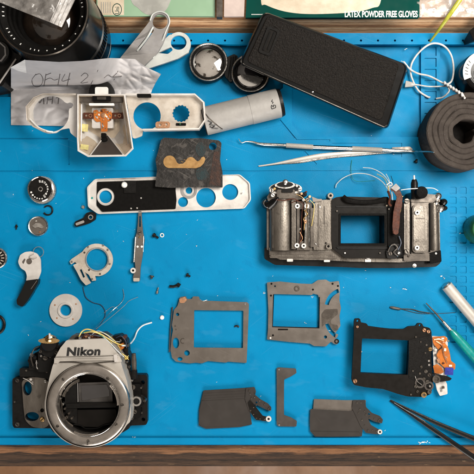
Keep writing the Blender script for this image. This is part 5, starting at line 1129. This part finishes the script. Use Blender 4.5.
# loose leads rising above the gate
for i, (m, pts, r_) in enumerate((('wire', [(335.6, 187.6, 2), (337, 183.6, 3), (344, 177.6, 6), (355, 173.6, 8), (368, 174.4, 10), (380, 180, 18), (387, 188, 26), (390, 197, 31)], .46),
        ('wire', [(363, 167.6, 6), (372, 168.6, 8), (381, 173, 12), (387.6, 180, 20), (391, 188, 28), (392.6, 200, 32)], .42),
        ('wire', [(386, 174, 14), (389, 180, 20), (389.4, 188, 28), (388.4, 196, 31)], .36),
        ('steel', [(391, 176, 12), (393, 183, 20), (391.6, 190, 28), (393, 196, 31)], .4),
        ('wireg', [(352, 160, 1), (351, 168, 1), (352.4, 178, 2), (358, 181.4, 4), (375, 180.6, 10)], .22),
        ('wirey', [(377, 174, 10), (384, 178, 16), (388, 186, 26), (388.6, 194, 31)], .35))):
    mb = MB(); mb.tube(pts, r_, 7); mb.build('loose_lead', m, t)
mb = MB(); mb.tube([(386.6, 185, 26), (390.4, 182.4, 27), (392, 185, 27), (388, 187, 26), (391.6, 190, 29)], .55, 7); mb.build('wire_knot', 'white', t)

# ================================================================== CAMERA FRONT WITH LENS MOUNT
t = thing('camera_front_body', 'silver camera front with round lens mount and bare prism, at the lower left', 'camera front', 85, 395, 0)
# lower frame (left and right wings)
mb = MB(); mb.plate(soft([(12.4, 379), (16, 377), (20, 377.6), (20.4, 368.6), (52, 367), (60, 372), (60, 428), (48, 428.4), (14, 428), (12.4, 425)], 1.2), 8, 8, [C(27.4, 388.6, 4.6, 26, 7.2), C(32, 416.6, 7.2, 28, 4.8)]); mb.build('left_frame', 'black', t, bevel=.7)
mb = MB(); mb.plate(soft([(21.6, 381), (30, 377), (45, 378), (50, 384), (50, 424), (44, 428.6), (32, 427), (25, 420), (23.6, 408), (22.6, 395)], 3), 10.6, 2.5, [C(27.4, 388.6, 4.4, 26, 7), C(32, 416.6, 7, 28, 4.6), C(42.2, 410.4, 2, 16)]); mb.build('bronze_plate', 'cast', t, bevel=.5)
mb = MB()
for c in (C(27.4, 388.6, 4.2, 24, 6.8), C(32, 416.6, 6.8, 24, 4.4), C(42.2, 410.4, 1.9, 16)): pass
for x, y, r_, m in ((17, 380.6, 2, 'castdark'), (17, 424.6, 2.2, 'castdark'), (30.6, 379.4, 1.4, 'whitemetal'), (32.4, 382, 1, 'steel'), (42, 419.6, 2.5, 'brass'), (45.6, 376, 2.2, 'cast'), (45, 381.4, 1.6, 'steel'), (13.8+.6, 402, .9, 'castdark')): screw(t, x, y, 11.6, r_, m, r_ > 1.5)
mb = MB(); mb.tube([(23, 378, 11.6), (28, 380.4, 11.8), (33, 384.4, 11.6)], .35, 6); mb.build('spring_wire', 'whitemetal', t)
mb = MB(); mb.plate(rr(19.6, 368.2, 51, 376.6, 1), 17, 9); mb.build('frame_step', 'black', t, bevel=.8)
mb = MB(); mb.plate(soft([(128, 378), (132, 374.6), (146, 374.6), (147.4, 377), (147.4, 422.6), (146, 425), (131, 425.6), (128, 428)], 1.2), 9, 9, [C(142.8, 382.4, 2.1, 20), C(143.4, 419.4, 1.9, 18)]); mb.build('right_frame', 'black', t, bevel=.7)
mb = MB(); mb.plate(rr(128, 384, 140.6, 418, 2), 16, 8); mb.build('right_block', 'blackmatte', t, bevel=1)
hollow(t, 136.4, 401.4, 20, 5, 3.2, 'steel', 'black', 'sync_socket', 14)
hollow(t, 139.4, 400.8, 15, 6.6, 5.4, 'blackgloss', 'black', 'socket_collar', 10)
for x, y, r_ in ((132.6, 387.5, 2.6), (134.6, 412, 2.2), (131, 418, 2.4), (144.6, 401, 1.4), (132.4, 394, 1.2)): screw(t, x, y, 18, r_, 'castdark', name='screw', z0=8)
mb = MB(); mb.tube([(134.4, 372, 18), (134, 362, 20), (133.8, 353.4, 22)], [2.2, 2.6, 1.9], 12, flat=.6); mb.build('self_timer_lever', 'castdark', t)
mb = MB(); mb.tube([(134.6, 378, 17), (134.4, 370, 18)], [3.2, 2.8], 12, curve=False); mb.build('lever_base', 'black', t)
for i, (x, y, a, b) in enumerate(((127, 376, 134, 372), (128, 381, 131, 388))):
    mb = MB(); mb.plate(rr(min(x, a), min(y, b), max(x, a)+1, max(y, b)+1, .8), 17, 9); mb.build('bracket_block', 'black', t, bevel=.4)
# dark rear shell under the silver front
mb = MB(); mb.plate(soft([(34, 354), (42, 349), (60, 346), (116, 346), (128, 352), (131, 360), (131, 378), (130, 428), (122, 433), (54, 433), (48.5, 426), (48.5, 379), (34, 377)], 2), 16, 15.8); mb.build('rear_shell', 'black', t, bevel=1)
# left tower
mb = MB(); mb.plate(soft([(38, 352), (42, 346), (60, 345), (64, 352), (58, 372), (38, 372)], 1.6), 26, 12); mb.build('tower_block', 'black', t, bevel=.9)
for x, y, r_, z, m in ((49, 348, 9.4, 31, 'black'), (49, 343.5, 8, 36, 'blackgloss')):
    mb = MB(); mb.lathe(x, y, z, [(r_, z-6), (r_, z-.6), (r_-.6, z), (.02, z)], 36); mb.build('winding_gear', m, t)
g = [(48.8+(10.8 if i % 2 else 10.1)*math.cos(2*math.pi*i/64), 340.8+(2.9 if i % 2 else 2.7)*math.sin(2*math.pi*i/64)) for i in range(64)]
mb = MB(); mb.plate(g, 39, 1); mb.build('brass_gear', 'brass', t, bevel=.2)
mb = MB(); mb.lathe(48.6, 338.6, 40, [(3.8, 36), (3.8, 40), (2.4, 41), (1.6, 41.4)], 24); mb.build('brass_hub', 'brass', t)
mb = MB(); mb.tube([(49.6, 338.4, 41), (49.5, 333.4, 42)], [1.1, .9], 12, curve=False); mb.build('winding_pin', 'whitemetal', t)
for x, y, r_, m, z in ((31.4, 355, 2, 'steel', 24), (34.6, 358, 1.6, 'black', 26), (36.4, 363, 1.2, 'whitemetal', 24), (35, 349.6, 1.4, 'black', 28), (57.6, 346.4, 1.8, 'black', 34), (40.4, 351.6, 1.7, 'castdark', 31), (56.4, 353, 2.2, 'castdark', 31), (33, 365.4, 2.6, 'black', 22), (29.4, 361, 2, 'black', 20), (45, 358, 2.6, 'castdark', 29), (52.4, 362.6, 1.8, 'black', 29)): screw(t, x, y, z, r_, m, r_ > 1.6, 'mechanism_stud', 10)
mb = MB(); mb.tube([(36.4, 360, 25), (36.8, 367, 24), (39, 370, 24)], .8, 8); mb.build('tension_spring', 'steel', t)
mb = MB(); mb.plate(soft([(28.6, 357), (33, 353.4), (36, 356), (38, 370), (29, 370)], 1), 20, 12); mb.build('tower_bracket', 'black', t, bevel=.6)
# silver front casting: prism front and apron round the mount
MR = 45
ring_c = (88, 405.3)
mb = MB()
ap = [(56.5, 356.4), (119, 355.4), (122, 366), (127.2, 382), (129.8, 398)]+[(131, 412), (130, 422)]+arc(ring_c[0]+.8, ring_c[1]-.6, 43, 28, 88, 10)+arc(ring_c[0]-.4, ring_c[1]-.6, 43, 92, 184, 14)+[(46.4, 392), (49.4, 378), (52.6, 366)]
mb.plate(soft(ap, .8), 38, 24, [C(ring_c[0], ring_c[1], 34, 60)]); mb.build('front_casting', 'satin', t, bevel=1.4, bseg=3)
pf = [(66.6, 340.4), (105.6, 338.4), (112.5, 347), (118.6, 355.2), (118.8, 357.6), (55.6, 358.8), (55.6, 356.6), (60.6, 347.6)]
mb = MB(); mb.plate(soft(pf, .8), 41, 22); mb.build('prism_front', 'satin', t, bevel=1.0, bseg=3)
mb = MB(); mb.plate(soft([(54.4, 358), (57, 357), (119.5, 356.2), (122, 361.6), (116, 362.6), (114.5, 360.2), (60, 361.4), (57.6, 363.6), (54, 363)], .6), 40, 3); mb.build('brow_ledge', 'satin', t, bevel=.5)
mb = MB(); mb.tube([(57, 362.2, 39.4), (72, 362, 39.2), (88, 363.4, 39), (108, 361.8, 39.2), (117, 361.4, 39.4)], .5, 6); mb.build('ledge_line', 'castdark', t)
mb = MB(); mb.tube([(56, 357.2, 41.2), (90, 356.7, 41.2), (117.5, 355.6, 41.2)], .3, 6, curve=False); mb.build('ledge_line', 'castdark', t)
text('Nikon', 66.2, 355.5, 41.1, 11.0, 'ink', t, 'lettering', ang=1.2, sx=1.16, bold=.048, shear=.12, spacing=1.07)
# prism top shell
mb = MB(); mb.plate(soft([(64, 345), (72, 335.5), (104, 333.5), (112, 339), (121, 350), (118, 356), (112.6, 347.4), (106, 338.4), (66.4, 340.4)], .8), 33, 17); mb.build('prism_shell', 'castdark', t, bevel=.6)
mb = MB(); mb.plate(soft([(105, 338.6), (108.4, 337.6), (116, 345.6), (122.6, 355.8), (119, 357), (112.4, 346.6)], .8), 38, 16); mb.build('prism_corner', 'greyp', t, bevel=.5)
mb = MB(); mb.plate(soft([(112, 336), (120, 334.6), (127, 340), (128.4, 352), (124, 357), (116, 346)], 1), 26, 14); mb.build('right_tower', 'black', t, bevel=.7)
mb = MB(); mb.plate(soft([(118, 345), (123, 343), (124, 348), (120, 351)], .8), 31, 4); mb.build('orange_component', 'flex', t, bevel=.5)
for x, y, r_, m, z in ((124, 337.6, 2, 'flexd', 30), (126.4, 350, 2, 'black', 30), (127.6, 345.8, 1.4, 'castdark', 30), (86, 336, 1.8, 'copper', 38), (92, 335.8, 1.5, 'brass', 38), (80, 338, 1.6, 'steel', 37), (98, 336.4, 1.6, 'flexd', 38), (104, 336.8, 1.4, 'black', 37), (89, 337.6, 1.2, 'whitemetal', 38), (76, 338.8, 1.4, 'black', 36), (110, 338, 1.4, 'copper', 33), (127.4, 357, 1.3, 'black', 26)): screw(t, x, y, z, r_, m, False, 'component', 20)
mb = MB(); mb.plate(soft([(78, 338), (80, 334.4), (90, 333), (100, 334.4), (104, 338), (92, 339)], 1), 35.5, 2); mb.build('prism_flex', 'flexd', t, bevel=.4)
mb = MB(); mb.plate(rr(114, 354.6, 117.4, 362, .5, -8), 42, 2); mb.build('small_plate', 'whitemetal', t, bevel=.4)
# leads
for m, pts, r_, in (('wirey', [(79, 336.6, 38), (82, 331.4, 40), (87, 329.2, 41), (94, 331, 41), (102, 335, 40), (110, 341, 38), (118, 350.6, 36), (126, 356.4, 34)], .62),
        ('wirey', [(84, 332.8, 39), (92, 331.8, 42), (100, 333.8, 41), (108, 338.4, 40), (115, 342.6, 38), (122, 345, 32), (128, 345, 26)], .55),
        ('wire', [(122, 345.6, 33), (126.6, 345.4, 28), (131, 343, 16), (134.6, 338, 6), (137.6, 330.6, 2), (143, 325.4, 1), (152, 322.4, .8)], .75),
        ('wire', [(103, 336, 40), (110, 343, 41), (117.6, 351, 40), (124, 357, 36)], .4),
        ('wireg', [(80, 333.6, 38), (87, 331.6, 40), (97, 333, 41), (108, 341.4, 40), (113, 346.6, 41)], .35),
        ('wired', [(80, 337, 37), (88, 334.6, 39), (96, 335.4, 40), (104, 337, 39)], .5)):
    mb = MB(); mb.tube(pts, r_, 8); mb.build('lead', m, t)
for m, pts, r_ in (('flexd', [(83, 338, 38), (86, 333.6, 40), (91, 336.6, 40), (97, 333.6, 39.6), (103, 337.6, 39)], .45),
        ('wirey', [(96, 332.6, 40), (104, 333, 40), (113, 339, 36), (119, 347, 34), (121.6, 353, 33)], .35),
        ('wire', [(90, 336, 39), (98, 331, 41), (107, 335, 40), (114, 340.6, 36), (120, 342, 30)], .28),
        ('wired', [(116, 338, 30), (121, 336, 32), (125.6, 341, 31), (126.6, 348, 31)], .45),
        ('castdark', [(39, 346, 32), (34, 349, 30), (31, 357, 26), (33, 366, 22)], .6)):
    mb = MB(); mb.tube(pts, r_, 7); mb.build('lead', m, t)
for x, y, r_, z, m in ((41, 356, 1.2, 29, 'steel'), (50, 357, 1, 29, 'cast'), (60, 351, 1.3, 36, 'steel'), (26, 370.6, 1, 18, 'castdark'), (46.6, 371.6, 1.3, 18, 'castdark'), (132, 380.6, 1.2, 17, 'steel'), (141, 388, 1, 16, 'castdark'), (141.6, 413, 1.1, 12, 'castdark'), (120.6, 340.6, 1.2, 28, 'steel'), (117, 343.4, 1, 28, 'copper'), (129, 367, 1.4, 20, 'castdark'), (127, 362, 1.1, 24, 'cast')): screw(t, x, y, z, r_, m, r_ > 1.1, 'mechanism_stud', 8)
mb = MB(); mb.plate(soft([(81, 385.5), (106.5, 384.6), (109, 390), (109.4, 396), (82, 400.6)], .6), 24.6, .5); mb.build('screen_glass', 'darkmirror', t)
mb = MB(); mb.torus(126.4, 357.6, 34, 1.5, .35, 16, 6); mb.tube([(124, 355, 35), (128.6, 359.6, 33)], .3, 6); mb.tube([(128.6, 355.4, 35), (124.8, 359.8, 33)], .3, 6); mb.build('wire_tie', 'wirey', t)
# mount ring
rc = ring_c
mb = MB(); mb.lathe(rc[0], rc[1], MR, [(41.2, 36), (41.4, 42), (41, 44.4), (40.7, MR-.3), (39, MR+.25), (36, MR+.35), (33, MR+.1), (31.6, MR-.5), (31.0, MR-1.2), (30.8, 36), (31.6, 30)], 96); ring = mb.build('lens_mount', 'mount', t)
for x, y in ((63, 379.6), (107.6, 378.8), (122.2, 405.2), (116, 424.6), (57.4, 426.4), (88, 441.6)): screw(ring, x, y, MR+.7, 1.8, 'cast')
mb = MB(); mb.plate(soft([(87.4, 439.4), (88.6, 439.4), (88.2, 445), (86.6, 445)], .2), MR+.3, .4); mb.build('alignment_notch', 'castdark', ring)
for d0, d1 in ((200, 248), (318, 360), (70, 118)): mb = MB(); mb.plate(band(rc[0], rc[1], 29.0, 31.2, d0, d1, 18), MR-2.2, 2.0); mb.build('bayonet_lug', 'mount', ring, bevel=.2)
mb = MB(); mb.lathe(rc[0], rc[1], 39, [(42.1, 38), (42.1, 38.35), (41.2, 38.35), (41.2, 38)], 96); mb.build('mount_dark_gap', 'blackmatte', t)  # black ring painted in as the dark gap between mount and casting
mb = MB(); mb.torus(rc[0], rc[1], MR-.2, 31.2, .18, 96, 8); mb.build('inner_lip', 'chrome', ring)  # thin chrome line added as the highlight on the mount's lip
# mirror box inside
mb = MB(); mb.lathe(rc[0], rc[1], MR, [(32.6, 38), (32.4, 20), (31, 17)], 64); mb.build('throat', 'blackmatte', t)
mb = MB(); mb.plate(C(rc[0], rc[1], 32, 56), 17.5, 1.2); mb.build('chamber_floor', 'gate', t)
mb = MB(); mb.plate(soft([(78.6, 383), (108, 382), (112, 388), (112.6, 402), (79, 403)], .8), 24, 2, ); mb.build('focusing_screen', 'screen', t, bevel=.3)
mb = MB(); mb.plate(soft([(66, 403.6), (116, 403), (116, 407.4), (66, 408.4)], .6), 30, 8); mb.build('mirror_hinge', 'black', t, bevel=.5)
mb = MB(); mb.plate(rr(80, 403.4, 115, 404.8, .4), 30.8, 1); mb.build('hinge_edge', 'gate', t, bevel=.2)
mb = MB(); mb.plate(soft([(70, 410), (116, 409.4), (116.6, 421), (104, 424), (98, 427), (82, 426.6), (72, 423)], 1), 26, 3); mb.build('mirror_back', 'gate', t, bevel=.5)
mb = MB(); mb.tube([(70, 424, 27), (80, 425.4, 27), (86, 428.4, 27), (97, 428.2, 27), (104, 425, 27), (115, 423, 27)], .5, 6); mb.build('light_seal', 'blackgloss', t)
mb = MB(); mb.plate(soft([(64, 380), (77, 378), (77, 424), (66, 421)], 1), 28, 6); mb.build('chamber_wall', 'black', t, bevel=.6)
mb = MB(); mb.tube([(77.6, 380, 29), (78, 402, 29)], .4, 6, curve=False); mb.build('wall_edge', 'greyp', t)
for x, y, r_, m in ((62.4, 404.6, 1.5, 'steel'), (62.8, 415, 1.8, 'black'), (66.4, 417.6, 1.7, 'castdark'), (68.8, 413.6, 1.3, 'castdark'), (71.6, 418.4, 1.2, 'castdark'), (60.6, 398.6, 1, 'steel'), (64.6, 409, 1.2, 'castdark')): screw(t, x, y, 33, r_, m, r_ > 1.4, 'chamber_stud', 24)
mb = MB(); mb.tube([(60, 396, 32), (61.6, 404, 33), (62.4, 412, 33), (66, 420, 32), (73, 426, 31)], .6, 6); mb.build('coupling_lever', 'castdark', t)
mb = MB(); mb.plate(band(rc[0], rc[1], 25, 27.5, 200, 250, 14), 34, 1.4); mb.build('aperture_lever', 'castdark', t, bevel=.3)
